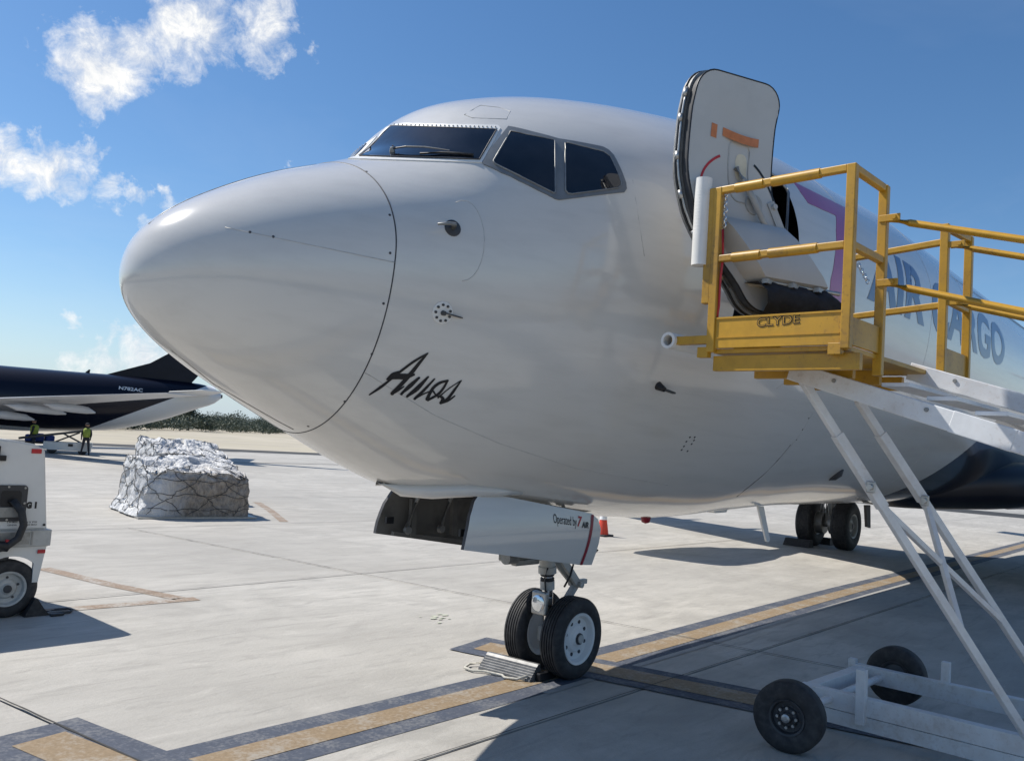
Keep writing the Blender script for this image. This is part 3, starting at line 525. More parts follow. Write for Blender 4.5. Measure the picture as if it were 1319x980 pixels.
def clip_t(pl, t0):
    out = []; run = []
    for x, t in pl+[(None, 99)]:
        if t < t0: run.append((x, t0)); continue
        if run: out += [run[0]]+([run[-1]] if abs(run[-1][0]-run[0][0]) > 1e-3 else []); run = []
        if x is not None: out.append((x, t))
    return out
WSG0, WSF0, WSG1, WSF1 = clip_t(WS_GLASS, 1.43), clip_t(WS_FRAME, 1.37), clip_t(WS_GLASS, 1.87), clip_t(WS_FRAME, 1.80)
for mir in (False, True):
    WSG, WSF = (WSG1, WSF1) if mir else (WSG0, WSF0)      # the near windshield reaches just past the crown line
    fr = solid_patch('windshield_frame', WSF, .006, MT['frame_white'], mirror=mir)
    solid_patch('window_pane', WSG, .011, MT['glass'], mirror=mir, deep=.012)
    if not mir: surf_line('windshield_seal', WSG, .005, MT['seal'], fr, .010, mir, True)
    fs = solid_patch('side_window_frame', SIDE_FRAME, .008, MT['frame_grey'], mirror=mir)
    for P_ in (W2, W3):
        solid_patch('window_pane', P_, .013, MT['glass'], mirror=mir, deep=.012)
        surf_line('window_rim', P_, .005, MT['dull'], fs, .012, mir, True)
    # rivets along the windshield head strip
    bm = NB()
    for q in [SP(x, (math.pi-t) if mir else t, .008) for x, t in RIVET_TOP if t > (1.88 if mir else 1.4)]:
        bmesh.ops.create_icosphere(bm, subdivisions=1, radius=.0065, matrix=Matrix.Translation(q))
    make('rivet_row', bm, MT['bare'], fr, kind='stuff')
    # wiper: arm, blade, pivot
    if mir: continue
    def w_(x, t, o): return SP(x, (math.pi-t) if mir else t, o)
    bm = NB(); sweep(bm, [w_(x, t, o) for (x, t), o in zip(WIPER, (.03, .042, .042, .034, .028))], [.008, .007, .006, .005, .004], 8)
    lathe(bm, w_(*WIPER[0], -.01), w_(*WIPER[0], .1)-w_(*WIPER[0], 0), [(0, .020), (.03, .018), (.05, .010), (.052, 0)], 12); sweep(bm, [w_(1.50, 1.955, .03), w_(1.475, 1.925, .05)], .005, 6)
    wp = make('wiper', bm, MT['dull'], JET, smooth=True, angle=40)
    bm = NB(); sweep(bm, [w_(x, t, .021) for x, t in BLADE], .0075, 6); make('wiper_blade', bm, MT['black'], wp, smooth=True)
# radome details
surf_line('radome_seam', [(XS, 2*math.pi*k/120) for k in range(120)], .004, MT['seal'], FUS, -.001, closed=True)
for dv_ in (DIVERTER, DIVERTER_LOW, [(x, math.pi/2+.02) for x in np.linspace(.10, 1.12, 16)]): surf_line('diverter_strip', dv_, .0024 if dv_ is DIVERTER else .0035, MT['scuff'] if dv_ is DIVERTER else MT['dull'], RADOME, 0.0)
fm = None
for x, t in FASTEN:
    bm = NB(); n = SP(x, t, .1)-SP(x, t); lathe(bm, SP(x, t, -.004), n, [(0, .008), (.005, .008), (.006, .005), (.006, 0)], 10); o = make('fastener', bm, MT['seal'], FUS if x > XS else RADOME)
# probes
def probe(name, X, t, mir, L, ring=None):
    if mir: t = math.pi-t
    p = SP(X, t); n = (SP(X, t, .1)-p).normalized(); bm = NB()
    lathe(bm, p-n*.006, n, [(0, .052), (.010, .052), (.016, .040), (.016, 0)], 18); o = make('probe_base', bm, MT['dark'], JET, smooth=True, angle=40)
    bm = NB(); fwd = (SP(X-.08, t)-p).normalized(); sweep(bm, [p+n*.012, p+n*.055+fwd*.01, p+n*.075+fwd*.05, p+n*.078+fwd*L], [.016, .013, .010, .007], 8); make('pitot_probe', bm, MT['dull'], o, smooth=True)
    return o
for mir in (False, True):
    probe('pitot', PROBE[0][0], PROBE[0][1], mir, .13)
    X, t = PROBE[1]; t = math.pi-t if mir else t; p = SP(X, t); n = (SP(X, t, .1)-p).normalized()
    bm = NB(); lathe(bm, p-n*.004, n, [(0, .066), (.008, .066), (.010, .05), (.010, .0)], 24); o = make('angle_vane_plate', bm, MT['foam'], JET, smooth=True, angle=40)
    s, u = frame_of(n)
    for k in range(9):
        a = 2*math.pi*k/9; bm = NB(); q = p+s*math.cos(a)*.048+u*math.sin(a)*.048; lathe(bm, q, n, [(0, .008), (.014, .008), (.014, 0)], 8); make('plate_bolt', bm, MT['dark'], o)
    bm = NB(); lathe(bm, p, n, [(0, .016), (.03, .014), (.032, 0)], 12); d = Vector((1, 0, -.05)); prism(bm, [p+n*.02, p+n*.034+d*.015, p+n*.05+d*.14, p+n*.03+d*.14], (0, 0, .008)); make('angle_vane', bm, MT['dark'], o)
    X, t = PROBE[2]; t = math.pi-t if mir else t; p = SP(X, t); n = (SP(X, t, .1)-p).normalized()
    bm = NB(); lathe(bm, p-n*.004, n, [(0, .034), (.012, .03), (.07, .018), (.075, 0)], 14); bar(bm, p+n*.06, p+n*.075+Vector((.12, 0, -.01)), .03, .012); make('temperature_probe', bm, MT['ink'], JET)
surf_line('probe_patch_edge', PROBE_RING, .0022, MT['scuff'], FUS)
for nm, ln, m_ in (('skin_seam', CURVE_SEAM, 'seal'), ('lap_seam', BELLY_SEAM, 'scuff'), ('lap_seam', SKIN_LINE, 'scuff'), ('lap_seam', DOOR_LINE, 'scuff')): surf_line(nm, ln, .0035 if m_ == 'seal' else .002, MT[m_], FUS)
surf_line('roof_hatch_edge', HATCH, .0026, MT['scuff'], FUS, closed=True)
for x, t in DOTS:
    bm = NB(); p = SP(x, t); lathe(bm, SP(x, t, -.003), SP(x, t, .1)-p, [(0, .009), (.005, .009), (.005, 0)], 8); make('skin_fastener', bm, MT['seal'], FUS)
bm = NB(); a, b = [SP(x, t, .01) for x, t in OVAL]; sweep(bm, [a, a.lerp(b, .3), a.lerp(b, .7), b], [.005, .04, .045, .005], 10); make('static_port_scoop', bm, MT['seal'], JET, smooth=True)
# skin-lap seams round the barrel, far aft
for X in (5.55, 7.9, 9.6): surf_line('frame_seam', [(X, math.pi+1.0-2.0*i/40) for i in range(41)], .0018, MT['scuff'], FUS)

# lettering on the skin ------------------------------------------------------
def skin_text(name, s, x0, x1, z0, z1, m, bold, off=.003, rise=0.0):
    bm = text_mesh(s, bold)
    def fn(c):
        X = x0+(x1-x0)*c.x; return PS(X, z0+(z1-z0)*c.y+rise*c.x, off)
    fine_tri(bm, fn, .10, 5); return make(name, bm, m, JET, smooth=True)
skin_text('airline_lettering', 'AIR CARGO', 5.93, 11.60, 3.46, 4.06, MT['navy'], .035)
solid_patch('seven_emblem', SEVEN, .003, MT['magenta'], deep=.002, maxlen=.12)
bm = NB()
for row in AMOS:
    vs = [(bm.verts.new(SP(a[0], a[1], .003)), bm.verts.new(SP(b[0], b[1], .003))) for a, b in row]
    for (a, b), (c, d) in zip(vs, vs[1:]): bm.faces.new((a, c, d, b))
    for (a, b), sgn in ((vs[0], 1), (vs[-1], -1)):            # round the stroke ends
        c = (a.co+b.co)/2; r = (a.co-b.co).length/2
        n = (SP(row[0][0][0], row[0][0][1], .1)-SP(row[0][0][0], row[0][0][1])).normalized(); s, u = frame_of(n)
        ring = [bm.verts.new(c+(s*math.cos(2*math.pi*k/10)+u*math.sin(2*math.pi*k/10))*r+n*.001) for k in range(10)]; bm.faces.new(ring)
make('name_lettering', bm, MT['ink'], JET)

# nose-gear doors --------------------------------------------------------------
DP = [(2.247,1.176),(2.262,1.26),(2.303,1.40),(2.36,1.50),(2.424,1.555),(2.60,1.545),(2.90,1.505),(3.20,1.465),(3.554,1.42),(3.74,1.395),(3.82,1.35),(3.862,1.27),(3.85,1.15),(3.816,.974),(3.653,.984),(3.2,1.045),(2.7,1.115)]
def door_y(z): return .42+.055*math.sin(max(0, min(1, (1.56-z)/.58))*math.pi*.9)
doors = []
for sd in (-1, 1):
    bm = NB(); bm.faces.new([bm.verts.new((x, z, 0)) for x, z in DP]); bmesh.ops.triangulate(bm, faces=bm.faces)
    for _ in range(5):
        es = [e for e in bm.edges if e.calc_length() > .08]
        if not es: break
        bmesh.ops.subdivide_edges(bm, edges=es, cuts=1); bmesh.ops.triangulate(bm, faces=[f for f in bm.faces if len(f.verts) > 3])
    def layer(nb, d): return {v: nb.verts.new((v.co.x, sd*(door_y(v.co.y)+d), v.co.y)) for v in bm.verts}
    nb = NB(); A = layer(nb, 0); B = layer(nb, -.028)
    for f in bm.faces:
        nb.faces.new([A[v] for v in f.verts]).material_index = 0; nb.faces.new([B[v] for v in f.verts][::-1]).material_index = 1
    for e in bm.edges:
        if len(e.link_faces) == 1: a, b = e.verts; nb.faces.new((A[a], A[b], B[b], B[a])).material_index = 2
    bm.free(); bmesh.ops.recalc_face_normals(nb, faces=nb.faces)
    d = make('nose_gear_door', nb, [MT['radome'], MT['lining'], MT['seal']], JET, smooth=True, angle=35); doors.append(d)
    bm = NB()     # stiffened inner pan and hinge arms
    for x in (2.55, 3.0, 3.4):
        bar(bm, (x, sd*.37, 1.15), (x, sd*.39, 1.44), .035, .05)
    bar(bm, (2.36, sd*.385, 1.18), (3.7, sd*.385, 1.02), .03, .03); bar(bm, (2.45, sd*.385, 1.5), (3.6, sd*.385, 1.38), .03, .03)
    make('door_stiffener', bm, MT['lining'], d)
    for x in (2.50, 2.86, 3.5):
        bm = NB(); sweep(bm, [(x, sd*.38, 1.22), (x+.03, sd*.33, 1.42), (x+.06, sd*.26, 1.62)], [.022, .016, .020], 8); lathe(bm, (x, sd*.385, 1.20), (0, -sd, 0), [(0, .035), (.03, .03), (.03, 0)], 12)
        make('hinge_arm', bm, MT['dull'], d, smooth=True, angle=40)
    bm = NB(); box(bm, (2.32, sd*.385, 1.28), (.07, .02, .05)); make('latch_fitting', bm, MT['ink'], d)
def door_text(name, s, x0, x1, zl, zr, hh, m, bold, shear=0, thin=1):
    bm = text_mesh(s, bold, shear)
    def fn(c):
        z = zl+(zr-zl)*c.x+hh*(c.y-.5); return Vector((x0+(x1-x0)*c.x, -(door_y(z)+.003), z))
    fine_tri(bm, fn, .05, 3); return make(name, bm, m, doors[0])
door_text('door_lettering', 'Operated by', 3.225, 3.525, 1.358, 1.325, .092, MT['ink'], .0)
door_text('door_numeral', '7', 3.532, 3.600, 1.340, 1.332, .085, MT['red'], .03, .3)
door_text('door_lettering', 'AIR', 3.590, 3.685, 1.312, 1.304, .05, MT['ink'], .035, .25)
bm = NB(); N = 10
L_ = [(3.728-.085*i/N, 1.388-(1.388-.985)*i/N) for i in range(N+1)]
for i in range(N):
    q = [(L_[i][0], L_[i][1]), (L_[i][0]+.036, L_[i][1]-.004), (L_[i+1][0]+.036, L_[i+1][1]-.004), (L_[i+1][0], L_[i+1][1])]
    bm.faces.new([bm.verts.new((x, -(door_y(z)+.0035), z)) for x, z in q])
bmesh.ops.remove_doubles(bm, verts=bm.verts, dist=1e-4); make('door_stripe', bm, MT['darkred'], doors[0])
# bay lip: the fixed fairing that dips ahead of the doors
bm = NB(); sweep(bm, [SP(1.84, 4.712, .012), SP(1.95, 4.59, .024), SP(2.1, 4.48, .026), SP(2.3, 4.395, .020), SP(2.55, 4.375, .010), SP(2.8, 4.365, .002)], [.02, .05, .055, .05, .035, .015], 12)
make('gear_bay_lip', bm, MT['radome'], JET, smooth=True)

# nose gear ---------------------------------------------------------------------
bm = NB(); top = V(3.70, 0, 1.75); axle = V(3.93, 0, .335); foot = V(3.85, 0, .335)
def on(t_): return top.lerp(foot, t_)
cyl(bm, top, on(.62), .068); cyl(bm, on(.60), on(.64), .078); cyl(bm, on(.685), on(.735), .062); GEAR = make('nose_gear_leg', bm, MT['gear'], JET, smooth=True, angle=40)
bm = NB(); box(bm, foot, (.14, .14, .14), bevel=.03); cyl(bm, foot, axle, .05); cyl(bm, axle+V(0, -.3, 0), axle+V(0, .3, 0), .035, 14); make('axle', bm, MT['gear'], GEAR, smooth=True, angle=40)
bm = NB(); cyl(bm, on(.63), foot, .048, 18); make('piston', bm, MT['chrome'], GEAR, smooth=True, angle=40)
bm = NB()
for t_ in (.645, .665, .675): lathe(bm, on(t_), foot-top, [(0, .055), (.008, .062), (.016, .055)], 18)
sweep(bm, [on(.60)+V(-.07, -.06, 0), on(.66)+V(-.085, -.04, 0), on(.80)+V(-.075, -.05, 0), on(.9)+V(-.06, -.06, 0)], .008, 6); make('hydraulic_line', bm, MT['black'], GEAR, smooth=True)
bm = NB(); cyl(bm, V(3.12, -.10, 1.02), V(3.24, -.10, 1.02), .05); box(bm, (3.55, 0, 1.0), (.62, .16, .06), bevel=.01); box(bm, (3.42, -.06, .97), (.3, .06, .05), bevel=.01); box(bm, (3.66, 0, 1.03), (.22, .26, .10), bevel=.02)
cyl(bm, V(3.2, -.1, 1.02), V(3.6, -.1, 1.03), .022, 10); make('steering_actuator', bm, MT['dull'], GEAR, smooth=True, angle=40)
bm = NB()
for y in (-.055, .055): bar(bm, V(3.86, y, 1.02), V(4.22, y*.4, .72), .025, .07)
bar(bm, V(4.22, 0, .72), V(3.92, 0, .42), .06, .04); cyl(bm, V(4.22, -.07, .72), V(4.22, .07, .72), .028, 12); box(bm, (4.30, 0, .735), (.12, .04, .04)); make('torque_link', bm, MT['gear'], GEAR)
bm = NB(); sweep(bm, [(3.98, -.03, 1.03), (4.10, -.05, .93), (4.05, -.06, .82), (3.98, -.05, .72)], .009, 6); sweep(bm, [(3.8, -.12, 1.02), (4.2, -.16, .99), (4.32, -.14, 1.03)], .008, 6); make('brake_hose', bm, MT['black'], GEAR, smooth=True)
bm = NB(); box(bm, (3.665, -.045, .615), (.05, .150, .19), bevel=.015); box(bm, (3.75, -.03, .615), (.14, .05, .06)); lamp = make('taxi_light', bm, MT['bare'], GEAR)
bm = NB(); lathe(bm, (3.642, -.045, .615), (-1, 0, 0), [(-.01, .066), (.006, .066), (.012, .052), (.016, 0)], 24); make('lamp_glass', bm, MT['lens'], lamp, smooth=True, angle=50)
def wheel(name, c, axis, R, wd, rim, parent, dished=True, m_rim='white', n=56, bolts=8, tread=True):
    """tyre on a rim; axis points to the outer face"""
    ax = Vector(axis).normalized(); hw = wd/2
    bm = NB(); pr_ = []
    for a in np.linspace(-math.pi/2, math.pi/2, 9): pass
    side = [(-hw*.80, rim), (-hw*.96, rim+(R-rim)*.22), (-hw, rim+(R-rim)*.5), (-hw*.93, rim+(R-rim)*.78), (-hw*.74, R*.985)]
    tread_p = []
    gro = [-.5, -.25, 0, .25, .5] if tread else []
    y = -hw*.66
    pts = [(-hw*.64, R*.998)]
    for g in gro: pts += [(g*hw-.006, R), (g*hw-.004, R-.009), (g*hw+.004, R-.009), (g*hw+.006, R)]
    pts += [(hw*.64, R*.998)]
    full = side+pts+[(-h_, r_2) for h_, r_2 in side[::-1]]
    lathe(bm, c, ax, full, n, close=True); w_ob = None
    b2 = NB(); d = hw*.62
    lathe(b2, c, ax, [(-hw*.7, 0), (-hw*.7, rim*.5), (-hw*.55, rim*.8), (-hw*.84, rim*.93), (-hw*.9, rim*1.03), (-hw*.8, rim*1.05), (hw*.8, rim*1.05), (hw*.92, rim*1.03), (hw*.86, rim*.92), (d*.72, rim*.84), (d*.62, rim*.60), (d*.95, rim*.50), (d*1.0, rim*.34), (hw*.80, rim*.26), (hw*.84, rim*.14), (hw*.74, 0)], 48)
    r_o = make(name, b2, MT[m_rim], parent, smooth=True, angle=32)
    make('tyre', bm, MT['tyre'], r_o, smooth=True, angle=40)
    s, u = frame_of(ax); c = Vector(c)
    b3 = NB(); lathe(b3, c+ax*(hw*.80), ax, [(0, rim*.24), (.014, rim*.22), (.018, rim*.1), (.018, 0)], 20); make('hub_cap', b3, MT['dark'], r_o, smooth=True, angle=40)
    for k in range(bolts):
        a = 2*math.pi*k/bolts+.3; q = c+(s*math.cos(a)+u*math.sin(a))*rim*.66+ax*(d*.63)
        b4 = NB(); lathe(b4, q-ax*.004, ax, [(0, rim*.085), (.010, rim*.075), (.010, 0)], 10); make('wheel_bolt', b4, MT['seal'], r_o)
    return r_o
for sd in (-1, 1): wheel('nose_wheel', V(3.93, sd*.195, .333), (0, sd, 0), .336, .20, .205, JET)

# main gear (both sides), wings, engines, tail ------------------------------------
for sd in (-1, 1):
    y0 = sd*2.92; X0 = 18.2
    bm = NB(); cyl(bm, V(X0, y0, .55), V(X0+.1, y0-sd*.25, 2.1), .11); cyl(bm, V(X0, y0-.42, .56), V(X0, y0+.42, .56), .09, 16); cyl(bm, V(X0, y0, .9), V(X0-.2, y0-sd*1.4, 1.6), .06, 12)
    bar(bm, V(X0+.15, y0, .9), V(X0+.32, y0, .72), .1, .05); bar(bm, V(X0+.32, y0, .72), V(X0+.05, y0, .5), .1, .05)
    for dy in (-.16, .16): lathe(bm, V(X0, y0+dy, .56), (0, 1, 0), [(-.09, .2), (-.09, .25), (.09, .25), (.09, .2)], 24)
    for k in range(5): sweep(bm, [(X0-.1, y0-.1+.05*k, 1.3), (X0-.18, y0-.12+.06*k, .9), (X0-.12, y0-.16+.08*k, .62)], .014, 6)
    mg = make('main_gear_leg', bm, MT['dull'], JET, smooth=True, angle=40)
    for dy in (-.41, .41): wheel('main_wheel', V(X0, y0+dy, .555), (0, 1 if dy > 0 else -1, 0), .56, .40, .27, JET, m_rim='gear', bolts=8, n=48)
def wing_mesh(st, sd):
    """st: list of (y, le, te, z, thick)"""
    bm = NB(); rings = []
    af = [(0,0),(.0125,.30),(.05,.55),(.15,.85),(.3,1.0),(.5,.86),(.75,.46),(1,.02)]
    for y, le, te, z, th in st:
        c = te-le; up = [(le+c*a, z+b*th*.55) for a, b in af]; dn = [(le+c*a, z-b*th*.45) for a, b in af[1:-1]][::-1]
        rings.append([bm.verts.new((x, sd*y, zz)) for x, zz in up+dn])
    n = len(rings[0])
    for A, B in zip(rings, rings[1:]):
        for k in range(n): bm.faces.new((A[k], A[(k+1) % n], B[(k+1) % n], B[k]))
    bm.faces.new(rings[0]); bm.faces.new(rings[-1]); bmesh.ops.recalc_face_normals(bm, faces=bm.faces); return bm
for sd in (-1, 1):
    wg = make('wing', wing_mesh([(1.2, 14.3, 19.4, 1.62, .62), (1.9, 14.75, 19.35, 1.68, .56), (3.4, 15.45, 19.25, 1.82, .46), (5.6, 16.1, 19.3, 2.05, .34), (10, 17.9, 20.15, 2.50, .22), (14.4, 19.8, 21.1, 2.95, .13)], sd), MT['wing'], JET, smooth=True, angle=50)
    for y in (4.9, 7.4, 9.8):
        bm = NB(); zc0 = 1.98+(y-5)*.1; te = 19.28+max(0, y-5.6)*.19; sweep(bm, [(te-1.6, sd*y, zc0-.12), (te-1.1, sd*y, zc0-.24), (te-.2, sd*y, zc0-.26), (te+.6, sd*y, zc0-.16), (te+.9, sd*y, zc0-.1)], [.03, .13, .15, .09, .02], 12); make('flap_fairing', bm, MT['wing'], wg, smooth=True)
    ey, ez = sd*4.5, 1.45
    EX = -.35
    bm = NB(); lathe(bm, (12.0+EX, ey, ez), (1, 0, 0), [(.35, .55), (.1, .62), (.0, .68), (.04, .72), (.3, .80), (1.0, .82), (2.0, .76), (2.8, .62), (2.85, .55), (2.0, .55)], 48, close=True); en = make('engine_nacelle', bm, MT['white'], JET, smooth=True, angle=60)
    bm = NB(); lathe(bm, (12.42+EX, ey, ez), (1, 0, 0), [(-.22, 0), (-.12, .10), (0, .18), (.02, .56), (.05, .56)], 40); make('fan', bm, MT['dark'], en, smooth=True, angle=30)
    bm = NB(); lathe(bm, (14.7+EX, ey, ez), (1, 0, 0), [(0, .5), (.6, .36), (1.1, .08), (1.12, 0)], 32); make('exhaust_cone', bm, MT['dull'], en, smooth=True, angle=40)
    bm = NB(); prism(bm, [(12.9, ey-.12, 2.15), (15.2, ey-.12, 1.72), (16.6, ey-.12, 1.78), (16.3, ey-.12, 2.05), (14.6, ey-.12, 2.35)], (0, .24, 0)); make('engine_pylon', bm, MT['white'], JET)
    hs_ = make('horizontal_stabilizer', wing_mesh([(.4, 27.4, 30.2, 4.35, .3), (5.6, 30.2, 31.4, 4.85, .1)], sd), MT['wing'], JET, smooth=True, angle=50)
bm = NB(); F_ = [(24.2, 5.25), (26.2, 5.9), (29.2, 10.6), (31.0, 10.6), (30.4, 5.0)]
prism(bm, [(x, -.12, z) for x, z in F_], (0, .24, 0)); make('tail_fin', bm, MT['navyjet'], JET)
# wing-to-body fairing, painted like the belly
bm = NB(); rings = []
for X, hw_, zb_, zt_ in ((11.6, .20, 1.46, 1.55), (12.3, .50, 1.34, 1.75), (13.0, .85, 1.30, 2.0), (13.9, 1.30, 1.29, 2.2), (14.8, 1.85, 1.30, 2.3), (16.5, 2.02, 1.32, 2.3), (18.8, 1.98, 1.34, 2.2), (20.2, 1.6, 1.22, 2.05), (21.8, .4, 1.7, 1.9)):
    zc0 = (zb_+zt_)/2; rings.append([bm.verts.new((X, hw_*math.copysign(abs(math.cos(a))**.7, math.cos(a)), zc0+(zt_-zb_)/2*math.copysign(abs(math.sin(a))**.7, math.sin(a)))) for a in [2*math.pi*k/40 for k in range(40)]])
for A, B in zip(rings, rings[1:]):
    for k in range(40): bm.faces.new((A[k], A[(k+1) % 40], B[(k+1) % 40], B[k]))
bm.faces.new(rings[0]); bm.faces.new(rings[-1]); bmesh.ops.recalc_face_normals(bm, faces=bm.faces)
make('wing_root_fairing', bm, MT['navyjet'], JET, smooth=True, angle=50)
# belly items
bm = NB(); prism(bm, [(7.86, -.012, 1.36), (8.02, -.012, 1.36), (8.25, -.012, .95), (8.21, -.012, .92), (8.15, -.012, .93)], (0, .024, 0)); make('blade_antenna', bm, MT['white'], JET)
zk = lambda X: SP(X, 1.5*math.pi).z
bm = NB(); lathe(bm, (5.32, 0, zk(5.32)+.01), (0, 0, -1), [(0, .05), (.03, .05), (.07, .04), (.085, 0)], 16); make('anticollision_beacon', bm, MT['darkred'], JET, smooth=True)
bm = NB(); prism(bm, [(6.6, -.05, zk(6.6)), (7.0, -.05, zk(7.0)), (6.95, -.05, zk(7)-.05), (6.68, -.05, zk(6.6)-.04)], (0, .1, 0)); make('drain_mast', bm, MT['white'], JET)
bm = NB(); prism(bm, [(11.75, -.02, 1.34), (11.95, -.02, 1.34), (12.0, -.02, .98), (11.84, -.02, 1.0)], (0, .04, 0)); make('drain_mast', bm, MT['ink'], JET)

# front entry door, swung open --------------------------------------------------------
DFW, DAF = V(2.67, -1.80, 0), V(3.30, -2.10, 0)
OZ = [(2.78, .50), (2.87, .43), (3.0, .35), (3.2, .19), (3.5, .02), (3.8, -.04), (4.1, -.03), (4.3, 0), (4.5, .02)]
_oz = np.array(OZ)
def DPt(u, z, d=0.0):        # u: 0 forward edge..1 aft edge; d: thickness towards the hull
    off = float(np.interp(z, _oz[:, 0], _oz[:, 1])); off = float(pchip(_oz[:, 0], _oz[:, 1], np.array([z]))[0])
    p = DFW.lerp(DAF, u); n = V(.43, .90, 0); return V(p.x+.80*off, p.y-.62*off, z+.02*off)+n*d
def door_outline(n=7):
    z0, z1, r = 2.84, 4.43, .16; out = []
    for (cu, cz, a0) in ((1-.21, z1-r, 0), (.21, z1-r, 90), (.13, z0+.09, 180), (1-.13, z0+.09, 270)):
        ru = .21 if cz > 3.5 else .13; rz = r if cz > 3.5 else .09
        for i in range(n+1):
            a = math.radians(a0+90*i/n); out.append((cu+ru*math.cos(a), cz+rz*math.sin(a)))
    return out
def dens(pl, s=.06):
    out = []
    for a, b in zip(pl, pl[1:]+pl[:1]):
        n = max(1, int(math.hypot((b[0]-a[0])*.7, b[1]-a[1])/s)); out += [(a[0]+(b[0]-a[0])*i/n, a[1]+(b[1]-a[1])*i/n) for i in range(n)]
    return out
def door_slab(outl, d0, d1, mats, name, parent, shrink=0.0):
    bm = NB(); c = Vector((.5, 3.6, 0))
    bm.faces.new([bm.verts.new((u, z, 0)) for u, z in outl]); bmesh.ops.triangulate(bm, faces=bm.faces)
    for _ in range(6):
        es = [e for e in bm.edges if (DPt(*e.verts[0].co[:2])-DPt(*e.verts[1].co[:2])).length > .07]
        if not es: break
        bmesh.ops.subdivide_edges(bm, edges=es, cuts=1); bmesh.ops.triangulate(bm, faces=[f for f in bm.faces if len(f.verts) > 3])
    nb = NB(); A = {v: nb.verts.new(DPt(v.co.x, v.co.y, d0)) for v in bm.verts}; B = {v: nb.verts.new(DPt(v.co.x, v.co.y, d1)) for v in bm.verts}
    for f in bm.faces:
        nb.faces.new([A[v] for v in f.verts]).material_index = 0; nb.faces.new([B[v] for v in f.verts][::-1]).material_index = 1
    for e in bm.edges:
        if len(e.link_faces) == 1: a, b = e.verts; nb.faces.new((A[a], A[b], B[b], B[a])).material_index = 2
    bm.free(); bmesh.ops.recalc_face_normals(nb, faces=nb.faces); return make(name, nb, mats, parent, smooth=True, angle=35)
OUTL = dens(door_outline())
DOOR = door_slab(OUTL, .05, .13, [MT['dull'], MT['radome'], MT['dull']], 'entry_door', JET)
INL = [(.5+(u-.5)*.955, 3.635+(z-3.635)*.975) for u, z in OUTL]
door_slab(INL, -.015, .05, [MT['primer'], MT['primer'], MT['dark']], 'door_lining', DOOR)
bm = NB(); sweep(bm, [DPt(u, z, -.012) for u, z in INL], .0065, 6, closed=True); sweep(bm, [DPt(u, z, .09) for u, z in [(.5+(u-.5)*1.01, z) for u, z in OUTL]], .010, 6, closed=True); make('door_seal', bm, MT['ink'], DOOR, smooth=True)
bm = NB()
for z in (3.05, 3.3, 3.55, 3.8, 4.05, 4.22): cyl(bm, DPt(-.02, z, .06), DPt(-.02, z+.05, .06), .018, 8)
sweep(bm, [DPt(-.015, z, .055) for z in np.linspace(3.0, 4.28, 14)], .009, 6); make('latch_roller', bm, MT['bare'], DOOR, smooth=True)
# slide bustle on the lower half, girt bar, handle and grab strap
bm = NB(); rows = []
prof_b = [(3.46, .0), (3.44, .07), (3.36, .13), (3.24, .165), (3.12, .17), (3.06, .15), (3.03, .06), (3.02, .0)]
for u in np.linspace(.15, 1.02, 14):
    e = min(1, min((u-.15)/.07, (1.02-u)/.05)); e = math.sin(max(e, .0)*math.pi/2)**.6
    rows.append([bm.verts.new(DPt(u, z-.0*u, -.012-d*e)) for z, d in prof_b])
for A, B in zip(rows, rows[1:]):
    for k in range(len(prof_b)-1): bm.faces.new((A[k], B[k], B[k+1], A[k+1]))
bmesh.ops.recalc_face_normals(bm, faces=bm.faces); make('slide_cover', bm, MT['primer'], DOOR, smooth=True, angle=50)
bm = NB(); rows = []
for u in np.linspace(.12, 1.03, 12):
    jag = .02*math.sin(u*23)+.015*math.sin(u*47)
    rows.append([bm.verts.new(DPt(u, z+jag*k_, -.014-d)) for z, d, k_ in ((3.035, .0, 0), (3.03, .12, 1), (2.97, .16, 1), (2.90, .11, 1), (2.86, .04, .5), (2.85, .0, 0))])
for A, B in zip(rows, rows[1:]):
    for k in range(5): bm.faces.new((A[k], B[k], B[k+1], A[k+1]))
bmesh.ops.recalc_face_normals(bm, faces=bm.faces); make('slide_girt', bm, MT['cloth'], DOOR, smooth=True)
bm = NB(); cyl(bm, DPt(.2, 3.04, -.12), DPt(1.12, 3.04, -.12), .014, 10)
for u in (.25, .55, .85): box(bm, DPt(u, 3.035, -.13), (.09, .04, .03))
make('girt_bar', bm, MT['bare'], DOOR, smooth=True, angle=40)
bm = NB(); N = 10; rows = [[bm.verts.new(DPt(u, 4.02-.05*(u-.38)-.02*math.sin(math.pi*(u-.38)/.42)+dz, -.018-.02*math.sin(math.pi*(u-.38)/.42))) for dz in (.028, -.028)] for u in np.linspace(.38, .80, N)]
for A, B in zip(rows, rows[1:]): bm.faces.new((A[0], B[0], B[1], A[1]))
make('assist_strap', bm, MT['orange'], DOOR)
bm = NB(); bm.faces.new([bm.verts.new(DPt(u, z, -.018)) for u, z in ((.25, 4.06), (.315, 4.055), (.315, 3.965), (.25, 3.97))]); make('warning_placard', bm, MT['orange'], DOOR)
bm = NB(); sweep(bm, [DPt(.56, 3.80, -.02), DPt(.60, 3.72, -.05), DPt(.68, 3.60, -.06), DPt(.74, 3.46, -.06), DPt(.80, 3.40, -.055)], [.022, .022, .022, .020, .016], 10); lathe(bm, DPt(.72, 3.58, 0), V(-.43, -.9, 0), [(0, .07), (.03, .065), (.03, 0)], 20); make('door_handle', bm, MT['gear'], DOOR, smooth=True, angle=50)
bm = NB(); sweep(bm, [DPt(u, z, -.016) for u, z in dens(rrect(.47, .70, 3.58, 3.99, .07))], .005, 6, closed=True); make('handle_recess_edge', bm, MT['gear'], DOOR, smooth=True)
